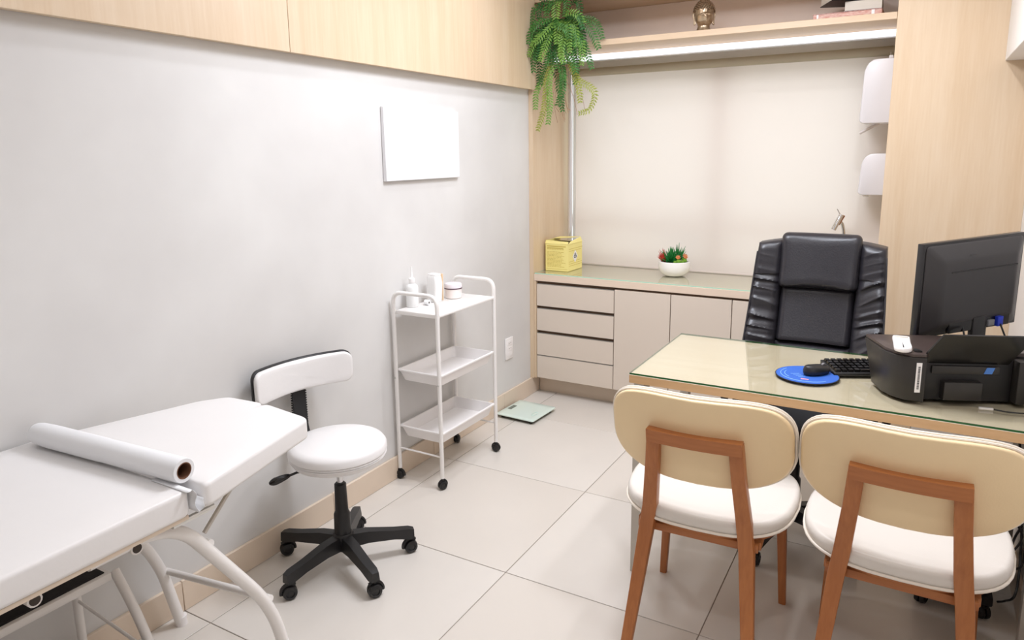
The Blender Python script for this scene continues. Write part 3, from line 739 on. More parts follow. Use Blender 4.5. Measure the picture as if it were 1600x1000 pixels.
o = thing('tape_roll', 'tiny roll of white tape with grey centre lying on trolley top by the packet', 'tape', (.088, -1.155, ZT+.0125))
bm = N(); T = Matrix.Rotation(PI/2, 4, 'Y')@Matrix.Rotation(0, 4, 'X')
lathe(bm, [(.0055, -.011), (.0125, -.011), (.0125, .011), (.0055, .011), (.0055, -.011)], seg=22, M=T); obj('tape', bm, PAPER, o)
bm = N(); lathe(bm, [(.004, -.0115), (.0055, -.0115), (.0055, .0115), (.004, .0115), (.004, -.0115)], seg=18, M=T); obj('core', bm, mat('grey_core', (150, 145, 140), .5), o)

# ================================================================ TREATMENT TABLE
o = thing('treatment_table', 'long white vinyl treatment table on bent white tube legs along grey wall', 'bed', (.33, -3.1, 0))
bx, by = .33, -3.1
def L3(x, y, z): return (x-bx, y-by, z)
ZB = .742
out = dens([(.012-bx, -2.795-by), (.012-bx, -4.15-by), (.652-bx, -4.15-by), (.636-bx, -2.795-by)], .06)
def rc(pts, r, seg=4):
    q = fillet([Vector((*p, 0)) for p in pts[-1:]+pts+pts[:1]], r, seg)[1:-1]
    return [(v.x, v.y) for v in q]
main = dens(rc([(.012-bx, -2.795-by), (.012-bx, -4.15-by), (.652-bx, -4.15-by), (.636-bx, -2.795-by)], .018), .08)
bm = N(); cushion(bm, main, .062, lambda x, y, h: (x, y, ZB-.031+h), edge=.011, vr=.011); obj('main_pad', bm, WHVIN, o)
bm = N(); prism(bm, [(.018-bx, -2.80-by), (.018-bx, -4.14-by), (.645-bx, -4.14-by), (.630-bx, -2.80-by)], 0, .670, .6795); obj('base_board', bm, mat('pale_board', (226, 208, 188), .6, var=.03), o, smooth=False)
head = rc([(.022-bx, -2.765-by), (.646-bx, -2.765-by), (.548-bx, -2.345-by), (.352-bx, -2.318-by), (.338-bx, -2.345-by), (.326-bx, -2.318-by), (.185-bx, -2.330-by), (.135-bx, -2.40-by)], .022, 3)
bm = N(); cushion(bm, dens(head, .06), .062, lambda x, y, h: (x, y, ZB-.031+h+.006*(y-(-2.76-by))), edge=.012, vr=.012); obj('head_pad', bm, WHVIN, o)
bm = N(); prism(bm, [(.06-bx, -2.75-by), (.60-bx, -2.75-by), (.505-bx, -2.38-by), (.215-bx, -2.38-by)], 0, .668, .6805); obj('head_board', bm, mat('pale_board', (226, 208, 188), .6), o, smooth=False)
for x_ in (.05, .61):
    bm = N(); tube(bm, [L3(x_, -2.83, .660), L3(x_, -2.72, .660)], .007, 8); obj('hinge', bm, ALU, o)
def legpath(X, s=1, y0=0):
    return [L3(X, y0+s*(-2.95), .652), L3(X, y0+s*(-2.83), .650), L3(X, y0+s*(-2.755), .618), L3(X, y0+s*(-2.55), .30), L3(X, y0+s*(-2.518), .21), L3(X, y0+s*(-2.485), .002)]
for X in (.57, .06):
    bm = N(); tube(bm, fillet([L3(X, -3.0, .648), L3(X, -2.80, .648), L3(X, -2.545, .275), L3(X, -2.487, .0)], .11, 8), .0165, 14); lg = obj('leg', bm, WHMET, o)
    bm = N(); lathe(bm, [(0, 0), (.0185, 0), (.0185, .03), (0, .03)], *L3(X, -2.487, .0), seg=16); obj('foot_cap', bm, WHPLA, lg)
    bm = N(); tube(bm, fillet([L3(X, -3.35, .648), L3(X, -3.55, .648), L3(X, -3.84, .275), L3(X, -3.90, .0)], .11, 8), .0165, 14); obj('leg', bm, WHMET, o)
for y, z in ((-2.547, .285), (-3.84, .285)):
    bm = N(); tube(bm, [L3(.06, y+.03, z-.08), L3(.57, y, z+.01)], .0105, 10); obj('cross_rod', bm, WHMET, o)
bm = N(); tube(bm, [L3(.06, -2.665, .455), L3(.57, -2.71, .545)], .010, 10); obj('cross_rod', bm, WHMET, o)
bm = N(); tube(bm, [L3(.562, -2.618, .669), L3(.566, -2.722, .578)], .0055, 8); obj('head_stay', bm, STEELP, o)
for y in (-2.90, -3.11):
    bm = N()
    seg = 14
    for r_, x1 in ((.0145, .585),):
        tube(bm, [L3(.10, y, .636), L3(x1, y, .636)], r_, seg)
    obj('underside_tube', bm, WHMET, o)
    bm = N(); lathe(bm, [(0, 0), (.0105, 0), (.0105, .0012), (0, .0012)], seg=14, M=Matrix.Translation(L3(.585, y, .636))@Matrix.Rotation(PI/2, 4, 'Y')); obj('tube_opening', bm, mat('tube_dark', (70, 62, 56), .8), o)

# paper roll, lying across the joint
ZR = ZB+.043
o = thing('paper_roll', 'white examination paper roll with brown core lying across the treatment table', 'paper roll', (.318, -2.80, ZB))
bm = N(); Mx = Matrix.Translation((0, 0, .0312))@Matrix.Rotation(rad(4), 4, 'Z')@Matrix.Rotation(PI/2, 4, 'Y')
lathe(bm, [(.0195, .283), (.028, .283), (.0292, .281), (.0296, .006), (.0303, 0), (.0306, -.20), (.029, -.25), (.026, -.268), (.0195, -.272)], seg=36, M=Mx); obj('roll', bm, PAPER, o)
bm = N(); lathe(bm, [(.0175, -.27), (.0196, -.27), (.0196, .2836), (.0175, .2836), (.0175, -.27)], seg=28, M=Mx); obj('core_tube', bm, CARDB, o, label='brown cardboard core')
bm = N()
pr = [(-.012, .0015), (.004, .001), (.010, -.012), (.009, -.042), (.016, -.060), (.026, -.050), (.031, -.030)]
P = smoothpath([Vector((0, a, b)) for a, b in pr], 4); g = random.Random(2)
for i in range(len(P)-1):
    v = [bm.verts.new(p) for p in ((.20, P[i].y, P[i].z), (.330+.004*math.sin(i), P[i].y, P[i].z), (.330+.004*math.sin(i+1), P[i+1].y, P[i+1].z), (.20, P[i+1].y, P[i+1].z))]; bm.faces.new(v)
bmesh.ops.remove_doubles(bm, verts=bm.verts, dist=1e-5)
sh = obj('loose_sheet', bm, PAPER, o); md = sh.modifiers.new('s', 'SOLIDIFY'); md.thickness = .0008

# step stool under table
o = thing('step_stool', 'two step white metal stool with black rubber treads under the treatment table', 'step stool', (.2, -2.98, 0))
sx_, sy_ = .2, -2.98
def S3(x, y, z): return (x-sx_, y-sy_, z)
for (x0, x1, z) in ((.03, .235, .40), (.245, .44, .20)):
    bm = N(); box(bm, x0-sx_, x1-sx_, -.205, .205, z-.022, z, .003); tr = obj('step', bm, WHMET, o)
    bm = N(); box(bm, x0+.012-sx_, x1-.012-sx_, -.193, .193, z+.0002, z+.004, .001, 1); obj('tread', bm, RUBBER, tr, label='black rubber tread')
for y in (-.185, .200):
    bm = N(); tube(bm, fillet([(.05-sx_, y, .378), (.05-sx_, y, .0)], .02), .012, 10); obj('leg', bm, WHMET, o)
    bm = N(); tube(bm, smoothpath([(.225-sx_, y+.018, .395), (.30-sx_, y+.018, .30), (.36-sx_, y+.018, .19), (.42-sx_, y+.018, .0)], 4), .0125, 10); obj('leg', bm, WHMET, o)
    bm = N(); tube(bm, [(.05-sx_, y, .26), (.33-sx_, y, .225)], .0045, 8); obj('side_rod', bm, WHMET, o)
bm = N(); tube(bm, [(.05-sx_, -.185, .28), (.05-sx_, .2, .28)], .0045, 8); obj('back_rod', bm, WHMET, o)

# ================================================================ STAR-BASE BUILDER
def star_base(o, r, n, ph, zt, rw=.0255, m=BLKPL, armw=.022):
    b = N()
    for k in range(n):
        a = ph+k*2*PI/n
        d = Vector((math.cos(a), math.sin(a), 0)); s = Vector((-d.y, d.x, 0))
        prev = None
        for (t, w_, zl, zh) in ((.02, armw*1.15, zt-.045, zt+.005), (.09, armw*1.05, zt-.040, zt+.002), (r*.75, armw*.95, zt-.047, zt-.014), (r-.005, armw*.9, zt-.058, zt-.020), (r+.014, armw*.7, zt-.058, zt-.026)):
            q = [d*t+s*w_+Vector((0, 0, zl)), d*t+s*w_*.75+Vector((0, 0, zh)), d*t-s*w_*.75+Vector((0, 0, zh)), d*t-s*w_+Vector((0, 0, zl))]
            vs = [b.verts.new(p) for p in q]
            if prev:
                for i in range(4): b.faces.new((prev[i], prev[(i+1) % 4], vs[(i+1) % 4], vs[i]))
            else: b.faces.new(vs)
            prev = vs
        b.faces.new(prev[::-1])
    lathe(b, [(0, zt-.05), (.036, zt-.05), (.038, zt+.005), (.033, zt+.012), (0, zt+.012)], seg=20)
    obj('star_base', b, m, o)
    for k in range(n):
        a = ph+k*2*PI/n
        caster(o, r*math.cos(a), r*math.sin(a), rw, m, max(.001, zt-.058-2*rw+.006), rz=a*1.7+k)

# rolling stool
o = thing('rolling_stool', 'round white upholstered rolling stool with small backrest and black star base', 'stool', (.290, -1.978, 0))
star_base(o, .245, 5, rad(193), .120, .0255)
bm = N(); lathe(bm, [(0, .125), (.031, .125), (.029, .205), (.026, .212), (.0235, .215), (.021, .32), (.016, .325), (0, .325)], seg=24); obj('gas_lift_cover', bm, BLKPL, o)
bm = N(); lathe(bm, [(0, .32), (.0105, .32), (.0105, .40), (0, .40)], seg=16); obj('piston', bm, CHROME, o)
bm = N(); box(bm, -.07, .07, -.06, .06, .398, .412, .003); obj('mechanism', bm, BLKPL, o)
bm = N(); prof = [(0, .413), (.12, .413), (.158, .418), (.166, .428), (.1665, .434), (.171, .437), (.1665, .440), (.172, .4435), (.168, .447), (.1735, .452), (.172, .470), (.164, .482), (.145, .488), (.08, .493), (0, .495)]
lathe(bm, prof, seg=48); obj('seat', bm, WHVIN, o)
nb = rad(168)
d = Vector((math.cos(nb), math.sin(nb), 0)); sd = Vector((-d.y, d.x, 0))
bm = N()
pts = [d*.05+Vector((0, 0, .405)), d*.20+Vector((0, 0, .408)), d*.233+Vector((0, 0, .47)), d*.243+Vector((0, 0, .665))]
P = fillet(pts, .05, 5)
prev = None
for i, p in enumerate(P):
    t = (P[min(i+1, len(P)-1)]-P[max(i-1, 0)]).normalized(); nn = t.cross(sd).normalized()
    vs = [bm.verts.new(p+sd*.0265+nn*.004), bm.verts.new(p-sd*.0265+nn*.004), bm.verts.new(p-sd*.0265-nn*.004), bm.verts.new(p+sd*.0265-nn*.004)]
    if prev:
        for k in range(4): bm.faces.new((prev[k], prev[(k+1) % 4], vs[(k+1) % 4], vs[k]))
    else: bm.faces.new(vs)
    prev = vs
bm.faces.new(prev[::-1])
arm = obj('back_bracket', bm, BLKPL, o)
bm = N()
for k in range(16):
    p = d*.240+Vector((0, 0, .49+k*.0095))
    for s in (-1, 1): 
        q = p+sd*s*.0275
        tube(bm, [q-d*.006, q+d*.006], .0032, 6)
obj('bellows_teeth', bm, BLKPL, arm)
def backmap(off):
    def f(x, y, h):
        # x across, y up, h toward front
        cur = (x/.20)**2*.048
        p = d*(.228-h-off-cur)+sd*(-x)+Vector((0, 0, .682+y-.0*x*x))
        return p
    return f
ol = dens(rrect(.405, .118, .030, 6), .02)
bm = N(); cushion(bm, ol, .03, backmap(0), edge=.013); obj('backrest_cushion', bm, WHVIN, o)
bm = N(); cushion(bm, dens(rrect(.415, .128, .032, 6), .02), .018, backmap(-.0145), edge=.006); obj('backrest_shell', bm, BLKPL, o)
bm = N(); 
dl_ = Vector((math.cos(rad(-118)), math.sin(rad(-118)), 0)); dl0 = dl_*.04+Vector((0, 0, .404))
tube(bm, [dl0, dl_*.15+Vector((0, 0, .402)), dl_*.185+Vector((0, 0, .396))], .0045, 8); lv = obj('height_lever', bm, BLKPL, o)
bm = N(); tube(bm, smoothpath([dl_*.175+Vector((0, 0, .398)), dl_*.195+Vector((0, 0, .395)), dl_*.225+Vector((0, 0, .389)), dl_*.245+Vector((0, 0, .386))], 3), .01, 10, radii=[.006, .008, .010, .011, .0125, .013, .0135, .012, .009, .004][:10]); obj('grip', bm, BLKGL, lv)

# ================================================================ DESK
DX0, DX1, DY0, DY1, DZ = 1.212, 2.415, -1.524, -.915, .745
o = thing('desk', 'light wooden office desk with glass cover and silver square legs', 'desk', ((DX0+DX1)/2, (DY0+DY1)/2, 0))
dx_, dy_ = (DX1-DX0)/2, (DY1-DY0)/2
bm = N(); box(bm, -dx_, dx_, -dy_, dy_, .710, .739, .001, 1)
for f in bm.faces:
    f.material_index = 0 if f.normal.z > .5 else 1
bm.normal_update()
for f in bm.faces: f.material_index = 0 if f.normal.z > .5 else 1
obj('top', bm, [W_D, W_E], o, smooth=False)
bm = N(); box(bm, -dx_+.001, dx_-.001, -dy_+.001, dy_-.001, .7394, .7455); bm.normal_update()
for f in bm.faces: f.material_index = 0 if abs(f.normal.z) > .5 else 1
obj('glass_cover', bm, [glass('desk_glass', (252, 253, 250)), GREENG], o, smooth=False)
for sx in (-1, 1):
    for sy in (-1, 1):
        x = sx*(dx_-.033); y = sy*(dy_-.025); bm = N(); box(bm, x-.0175, x+.0175, y-.0175, y+.0175, 0, .709, .001, 1); obj('leg', bm, STEELP, o, smooth=False)
for sy in (-1, 1):
    bm = N(); y = sy*(dy_-.11); box(bm, -dx_+.05, dx_-.05, y-.015, y+.015, .680, .7095, .001, 1); obj('rail', bm, STEELP, o, smooth=False)
for sx in (-1, 1):
    bm = N(); x = sx*(dx_-.033); box(bm, x-.015, x+.015, -dy_+.045, dy_-.045, .680, .7095, .001, 1); obj('rail', bm, STEELP, o, smooth=False)
bm = N(); box(bm, 2.06-(DX0+DX1)/2, 2.33-(DX0+DX1)/2, -.06, .05, .600, .645, .008); obj('cable_tray', bm, WHMET, o)

# ---- mouse pad, mouse
ZD = .7458
BLU = mat('blue_pad_print', (44, 96, 186), .6, var=.04)
o = thing('mouse_pad', 'round blue mouse pad with pale curved print on the desk', 'mouse pad', (1.748, -1.283, ZD))
bm = N(); lathe(bm, [(0, 0), (.098, 0), (.1, .001), (.1, .0035), (0, .0035)], seg=48); obj('rubber_base', bm, RUBBER, o)
bm = N(); lathe(bm, [(0, .0036), (.0975, .0036), (.097, .0046), (0, .0046)], seg=48); obj('print_face', bm, BLU, o)
LB = mat('pale_blue_print', (130, 178, 236), .6); bm = N()
for r0, a0, a1 in ((.083, 150, 330), (.07, 165, 230)):
    tube(bm, [(r0*math.cos(rad(a)), r0*math.sin(rad(a)), .0048) for a in range(a0, a1, 10)], .0012, 4)
for k in range(4): box(bm, -.05+.004*k, -.022+.002*k, .010-.012*k, .0125-.012*k, .0046, .0052, rot=Matrix.Rotation(.5, 3, 'Z'))
obj('printed_arcs', bm, LB, o, smooth=False)
bm = N(); box(bm, -.012, .012, -.062, -.052, .0046, .0051); obj('print_mark', bm, mat('pink_print', (226, 150, 160), .6), o, smooth=False)
o = thing('computer_mouse', 'black computer mouse resting on the round blue pad', 'mouse', (1.774, -1.262, ZD+.0055), rad(-38))
bm = N(); ol = dens([(.029*math.cos(t*2*PI/24), .052*math.sin(t*2*PI/24)) for t in range(24)], .02)
cushion(bm, ol, .034, lambda x, y, h: (x, y, .0125+max(h, -.010)*(1-.25*(y/.05)-.5*(x/.04)**2) if h > 0 else .0125+max(h, -.0115)), edge=.012); obj('body', bm, BLKPL, o)
bm = N(); T = Matrix.Translation((0, .03, .024))@Matrix.Rotation(PI/2, 4, 'Y'); lathe(bm, [(0, -.004), (.009, -.004), (.009, .004), (0, .004)], seg=16, M=T); obj('scroll_wheel', bm, mat('grey_rubber', (120, 118, 120), .4), o)
bm = N(); tube(bm, smoothpath([(0, .05, .006), (-.01, .06, .004), (-.025, .066, .003), (-.045, .07, .001)], 4), .0018, 6); obj('cord', bm, BLKPL, o)

# ---- keyboard
o = thing('keyboard', 'black keyboard half hidden behind the printer, right of the mouse', 'keyboard', (1.828, -1.252, ZD), rad(27))
bm = N(); box(bm, 0, .285, 0, .125, 0, .012, .003)
bmesh.ops.transform(bm, matrix=Matrix.Identity(4), verts=bm.verts)
for v in bm.verts:
    if v.co.z > .008: v.co.z += .010*(v.co.y/.125)
obj('case', bm, BLKPL, o)
me_key = None
for r_ in range(5):
    for c_ in range(13):
        x = .008+c_*.0208; y = .008+r_*.0225
        if r_ == 0 and 3 < c_ < 8: continue
        if me_key is None:
            b = N(); vs = box(b, 0, .0175, 0, .0185, 0, .008, 0)
            for v in b.verts:
                if v.co.z > .005: v.co.x = .00875+(v.co.x-.00875)*.8; v.co.y = .00925+(v.co.y-.00925)*.8
            bmesh.ops.recalc_face_normals(b, faces=b.faces); me_key = bpy.data.meshes.new('key'); b.to_mesh(me_key); b.free(); me_key.materials.append(BLKGL)
        k = bpy.data.objects.new('key', me_key); link(k); k.parent = o; k.location = (x, y, .0125+.010*(y/.125)); k.rotation_euler = (rad(4.6), 0, 0)
bm = N(); box(bm, .09, .17, .009, .026, .0135, .0215, .002); obj('space_bar', bm, BLKGL, o)

# ---- printer
o = thing('printer', 'black inkjet printer seen from behind, paper support raised, on the desk', 'printer', (2.125, -1.287, ZD), rad(22))
PB = mat('printer_black', (40, 36, 33), .38, var=.08, bump=.05, bscale=400); PT = mat('printer_lid_brown_black', (70, 58, 54), .3, var=.04)
PK = mat('printer_recess_black', (22, 19, 19), .5, var=.1)
H = .140
# local: x right along rear face, y away (towards user). rear face at y=-.10
pw = .178
pts = [(-pw, .085), (-pw-.002, .0), (-pw+.010, -.052), (-pw+.035, -.088), (-pw+.075, -.10), (-.085, -.10), (-.085, .085)]
bm = N(); prism(bm, pts[::-1], 0, .004, H, .003)
for v in bm.verts:
    if v.co.z < .03 and v.co.x < -.1: v.co.x += .012; v.co.y += .006 if v.co.y < 0 else 0
    if v.co.z > .1 and v.co.y > .07: v.co.y += .050
obj('left_housing', bm, PB, o)
bm = N(); box(bm, -.084, .165, -.070, .085, .004, H-.004, .003); obj('rear_recess', bm, PK, o)
bm = N(); box(bm, .166, .225, -.098, .085, .004, H-.006, .008); obj('right_housing', bm, PB, o)
bm = N(); prism(bm, [(-pw+.003, .137), (-pw+.006, -.02), (-pw+.020, -.06), (-.120, -.095), (-.086, -.097), (-.05, -.06), (.222, -.06), (.222, .137)][::-1], 0, H, H+.010, .002); obj('lid', bm, PT, o)
bm = N(); box(bm, -.030, .075, -.098, -.0705, .012, .068, .003); obj('duplex_cover', bm, PB, o)
bm = N(); box(bm, -.060, .125, -.080, -.0705, .088, .112, .002); obj('rear_bar', bm, PB, o)
# paper support, leaning back toward the camera side
bm = N()
q = [(-.095, -.072, H-.022), (.150, -.072, H-.022), (.185, -.128, H+.076), (-.058, -.128, H+.076)]
nn = Vector((0, .6, .35)).normalized()*.005
A = [bm.verts.new(Vector(p)) for p in q]; B = [bm.verts.new(Vector(p)+nn) for p in q]
bm.faces.new(A[::-1]); bm.faces.new(B)
for i in range(4): bm.faces.new((A[i], A[(i+1) % 4], B[(i+1) % 4], B[i]))
obj('paper_support', bm, BLKGL, o, smooth=False)
bm = N(); box(bm, -.112, -.092, -.075, -.055, H+.001, H+.022, .004, rot=Matrix.Rotation(.3, 3, 'Y'), piv=(-.116, -.06, H)); obj('support_hinge', bm, PK, o)
lb = N(); box(lb, -.112, -.097, -.1012, -.1, .035, .125)
lbo = obj('serial_label', lb, WHPLA, o, smooth=False, label='white barcode label')
bm = N(); g = random.Random(9); z = .045
while z < .115:
    t_ = .0008+g.random()*.0018; box(bm, -.107, -.101, -.1016, -.1012, z, z+t_); z += t_+.0012
obj('barcode', bm, BLKPL, lbo, smooth=False)
bm = N(); box(bm, .082, .104, -.0812, -.0802, .091, .110); 
for v in bm.verts:
    if v.co.z > .1: v.co.x += .007
obj('blue_sticker', bm, mat('blue_sticker', (74, 128, 206), .5), o, smooth=False, label='small blue sticker')
# white device lying on the printer
o = thing('card_reader', 'small white plastic device lying on top of the printer', 'device', (2.016, -1.345, ZD+.1505), rad(4))
bm = N(); cushion(bm, dens(rrect(.048, .160, (.01, .01, .026, .026), 6), .02), .016, lambda x, y, h: (x, y, .008+h), edge=.006); obj('body', bm, WHPLA, o)
bm = N(); box(bm, -.019, .019, .046, .064, .0155, .0172, .001, 1); obj('window', bm, mat('pale_grey_window', (200, 196, 188), .2), o)
# usb cable from printer
o = thing('usb_cable', 'thin black cable with silver plug lying behind the printer on the desk', 'cable', (2.245, -1.385, ZD))
bm = N(); box(bm, -.022, .014, -.004, .004, .001, .008, .001, rot=Matrix.Rotation(rad(10), 3, 'Z')); obj('plug', bm, mat('silver_plug', (226, 222, 218), .3, metal=.4), o)
bm = N(); tube(bm, smoothpath([(.014, .002, .0045), (.05, .0, .003), (.10, .015, .003), (.15, .06, .003), (.172, .12, .003)], 5), .0022, 8); obj('cord', bm, BLKPL, o)

# ---- monitor
o = thing('monitor', 'black computer monitor seen from behind on its stand, turned on the desk', 'monitor', (2.194, -.998, ZD), rad(47))
MB = mat('monitor_back', (52, 49, 50), .42, var=.05, bump=.06, bscale=500); MBE = mat('monitor_edge', (30, 28, 29), .3, var=.03)
MW, MZ0, MZ1 = .214, .137, .447
bm = N(); box(bm, -MW, MW, -.005, .020, MZ0, MZ1, .003); obj('bezel', bm, MBE, o)
bm = N()
rg = [(MW-.002, MZ0+.002, MZ1-.002, -.0052), (MW-.06, MZ0+.045, MZ1-.062, -.036)]
vs = []
for (hw, z0, z1, y) in rg: vs.append([bm.verts.new(p) for p in ((-hw, y, z0), (hw, y, z0), (hw, y, z1), (-hw, y, z1))])
for i in range(4): bm.faces.new((vs[0][i], vs[0][(i+1) % 4], vs[1][(i+1) % 4], vs[1][i]))
bm.faces.new(vs[1][::-1]); bm.faces.new(vs[0])
bmesh.ops.bevel(bm, geom=list(bm.edges), offset=.012, segments=4, profile=.5, affect='EDGES'); obj('back_shell', bm, MB, o, angle=80)
bm = N(); box(bm, -MW+.09, MW-.06, -.0372, -.030, MZ1-.098, MZ1-.094); obj('vent_slot', bm, BLKGL, o, smooth=False)
bm = N(); box(bm, -.11, .15, -.034, -.020, MZ0+.010, MZ0+.052, .003); obj('port_recess', bm, BLKGL, o)
bm = N(); box(bm, .085, .108, -.046, -.032, MZ0+.012, MZ0+.045, .002); obj('video_plug', bm, mat('blue_plug', (36, 60, 190), .4), o, label='blue video plug')
bm = N(); box(bm, .045, .072, -.045, -.034, MZ0+.018, MZ0+.038, .002); obj('power_plug', bm, mat('grey_plug', (120, 120, 124), .4), o)
bm = N(); box(bm, -.014, .048, -.040, -.018, .008, MZ0+.055, .008); obj('stand_column', bm, MBE, o)
bm = N(); cushion(bm, dens(rrect(.20, .13, .05, 6), .03), .012, lambda x, y, h: (x+.015, y-.02, .006+h), edge=.004); obj('stand_base', bm, MBE, o)
bm = N(); tube(bm, smoothpath([(.096, -.046, MZ0+.02), (.11, -.06, MZ0-.03), (.16, -.05, .03), (.19, -.03, .004)], 5), .003, 6); obj('cable', bm, BLKPL, o); bm = N(); tube(bm, smoothpath([(-.05, -.03, MZ0+.03), (-.05, -.05, MZ0-.02), (-.02, -.06, .05), (.02, -.085, .016)], 5), .003, 6); obj('cable', bm, BLKPL, o)
bm = N(); box(bm, -MW+.008, MW-.008, .0201, .0206, MZ0+.014, MZ1-.008); obj('screen', bm, BLKGL, o, smooth=False)
bm = N(); tube(bm, [(-.055, -.0375, MZ1-.045), (-.03, -.0375, MZ1-.045)], .0012, 4)
obj('screw_mark', bm, MBE, o)
for ch in o.children:                                    # panel hangs slightly out of level on its stand
    if not ch.name.startswith('stand_base'):
        for v in ch.data.vertices: v.co.z += .052*v.co.x+(.006 if v.co.z > .1 else 0)

# ================================================================ OFFICE CHAIR
o = thing('office_chair', 'black leather executive office chair with wrinkled side panels behind the desk', 'chair', (1.690, -.985, 0))
star_base(o, .285, 5, rad(-106), .125, .0255)
bm = N(); lathe(bm, [(0, .13), (.03, .13), (.028, .24), (.022, .25), (.022, .37), (0, .37)], seg=20); obj('gas_lift', bm, BLKPL, o)
bm = N(); box(bm, -.09, .09, -.10, .13, .365, .40, .008); box(bm, -.03, .03, .10, .34, .375, .395, .005); obj('mechanism', bm, BLKPL, o)
bm = N(); cushion(bm, dens(rrect(.50, .48, .09, 6), .05), .10, lambda x, y, h: (x, y, .455+h+.01*math.cos(x*8)), edge=.04, dome=.01); obj('seat', bm, LEATH, o)
def wr(x, z, s):
    # gathered leather wrinkles fanning from the seams
    u = (abs(x)-.135)/.11
    u = min(1, max(0, u)); zz = z-.040*u+.006*math.sin(3*u+s)+.010*math.sin(z*31+s)
    a = 1-abs(math.sin(zz*66+s*.9))**.6*2; b = math.sin(zz*173+s*2+2*u)
    return (.0062*a+.0022*b)*(.55+.45*u)
def chair_map(x, z, h):
    # z: height 0..0.66 above seat joint, leaning back
    yb = .205+.245*z/.66+.03*math.sin(z/.66*PI) - .045*(abs(x)/.25)**2.2
    return (x, yb-h, .475+z)
def grid_panel(name, xf0, xf1, z0, z1, hf, nx, nz, m=LEATH, th=.05):
    b = N(); A = []; B = []
    for j in range(nz+1):
        z = z0+(z1-z0)*j/nz; ra = []; rb = []
        a0, a1 = xf0(z), xf1(z)
        for i in range(nx+1):
            x = a0+(a1-a0)*i/nx; u = i/nx; v = j/nz
            ra.append(b.verts.new(chair_map(x, z, hf(x, z, u, v)))); rb.append(b.verts.new(chair_map(x, z, -th)))
        A.append(ra); B.append(rb)
    for j in range(nz):
        for i in range(nx):
            b.faces.new((A[j][i], A[j][i+1], A[j+1][i+1], A[j+1][i])); b.faces.new((B[j][i], B[j+1][i], B[j+1][i+1], B[j][i+1]))
    for j in range(nz):
        b.faces.new((A[j][0], A[j+1][0], B[j+1][0], B[j][0])); b.faces.new((A[j][nx], B[j][nx], B[j+1][nx], A[j+1][nx]))
    for i in range(nx):
        b.faces.new((A[0][i], B[0][i], B[0][i+1], A[0][i+1])); b.faces.new((A[nz][i], A[nz][i+1], B[nz][i+1], B[nz][i]))
    return obj(name, b, m, o, angle=60)
def edge(u, w): return (max(0, 1-(1-min(1, min(u, 1-u)/w))**2))**.5
HW = lambda z: .268-.026*(max(z, 0)/.66)**1.5
IN = lambda z: .142+.002*(z/.66)
def topz(x): return .655-.035*max(0, (abs(x)-.12)/.13)**1.6
for s in (-1, 1):
    def hf(x, z, u, v, s=s): return .018+.034*edge(u, .30)*edge(v, .05)+wr(x, z, s*2)*edge(u, .12)*edge(v, .04)*(1 if z < .50 else .25)
    f0 = (lambda z, s=s: s*IN(z)) if s > 0 else (lambda z: -HW(z)); f1 = (lambda z: HW(z)) if s > 0 else (lambda z: -IN(z))
    p_ = grid_panel('side_panel', f0, f1, -.02, .640, hf, 26, 190)
    for v in p_.data.vertices:
        z = v.co.z-.475
        if z > .56: v.co.z -= .016*((z-.56)/.08)*max(0, (abs(v.co.x)-.14)/.11)**1.5
    b = N(); tube(b, [Vector(chair_map(s*(HW(z)-.002), z, .030))+Vector((0, 0, -.016*((z-.56)/.08) if z > .56 else 0)) for z in [k*.032-.01 for k in range(20)]], .0042, 6); obj('piping', b, LEATH, p_)
grid_panel('lumbar_panel', lambda z: -IN(z)+.001, lambda z: IN(z)-.001, -.02, .228, lambda x, z, u, v: .014+.034*edge(u, .10)*edge(v, .12), 20, 16)
grid_panel('center_panel', lambda z: -IN(z)+.001, lambda z: IN(z)-.001, .230, .455, lambda x, z, u, v: .014+.026*edge(u, .08)*edge(v, .07), 20, 26)
bm = N()
ol = dens(rrect(.306, .225, .022, 5), .025)
cushion(bm, ol, .095, lambda x, y, h: chair_map(x, .560+y, .028+h*(1-.25*(y/.13))+.006*math.sin(y*9)), edge=.032); hp = obj('headrest_pillow', bm, LEATH, o)
for s in (-1, 1):
    b = N(); tube(b, [chair_map(s*.137, .560+y*.0088, .060) for y in range(-11, 12)], .0035, 6); obj('piping', b, LEATH, hp)
grid_panel('back_shell', lambda z: -HW(z)+.006, lambda z: HW(z)-.006, -.01, .590, lambda x, z, u, v: -.03, 16, 20, LEATH, .062)
for s in (-1, 1):
    bm = N(); tube(bm, fillet([(s*.255, .12, .44), (s*.300, .10, .47), (s*.300, .10, .61), (s*.300, -.10, .61), (s*.300, -.13, .58)], .04), .014, 10); obj('armrest', bm, BLKPL, o)

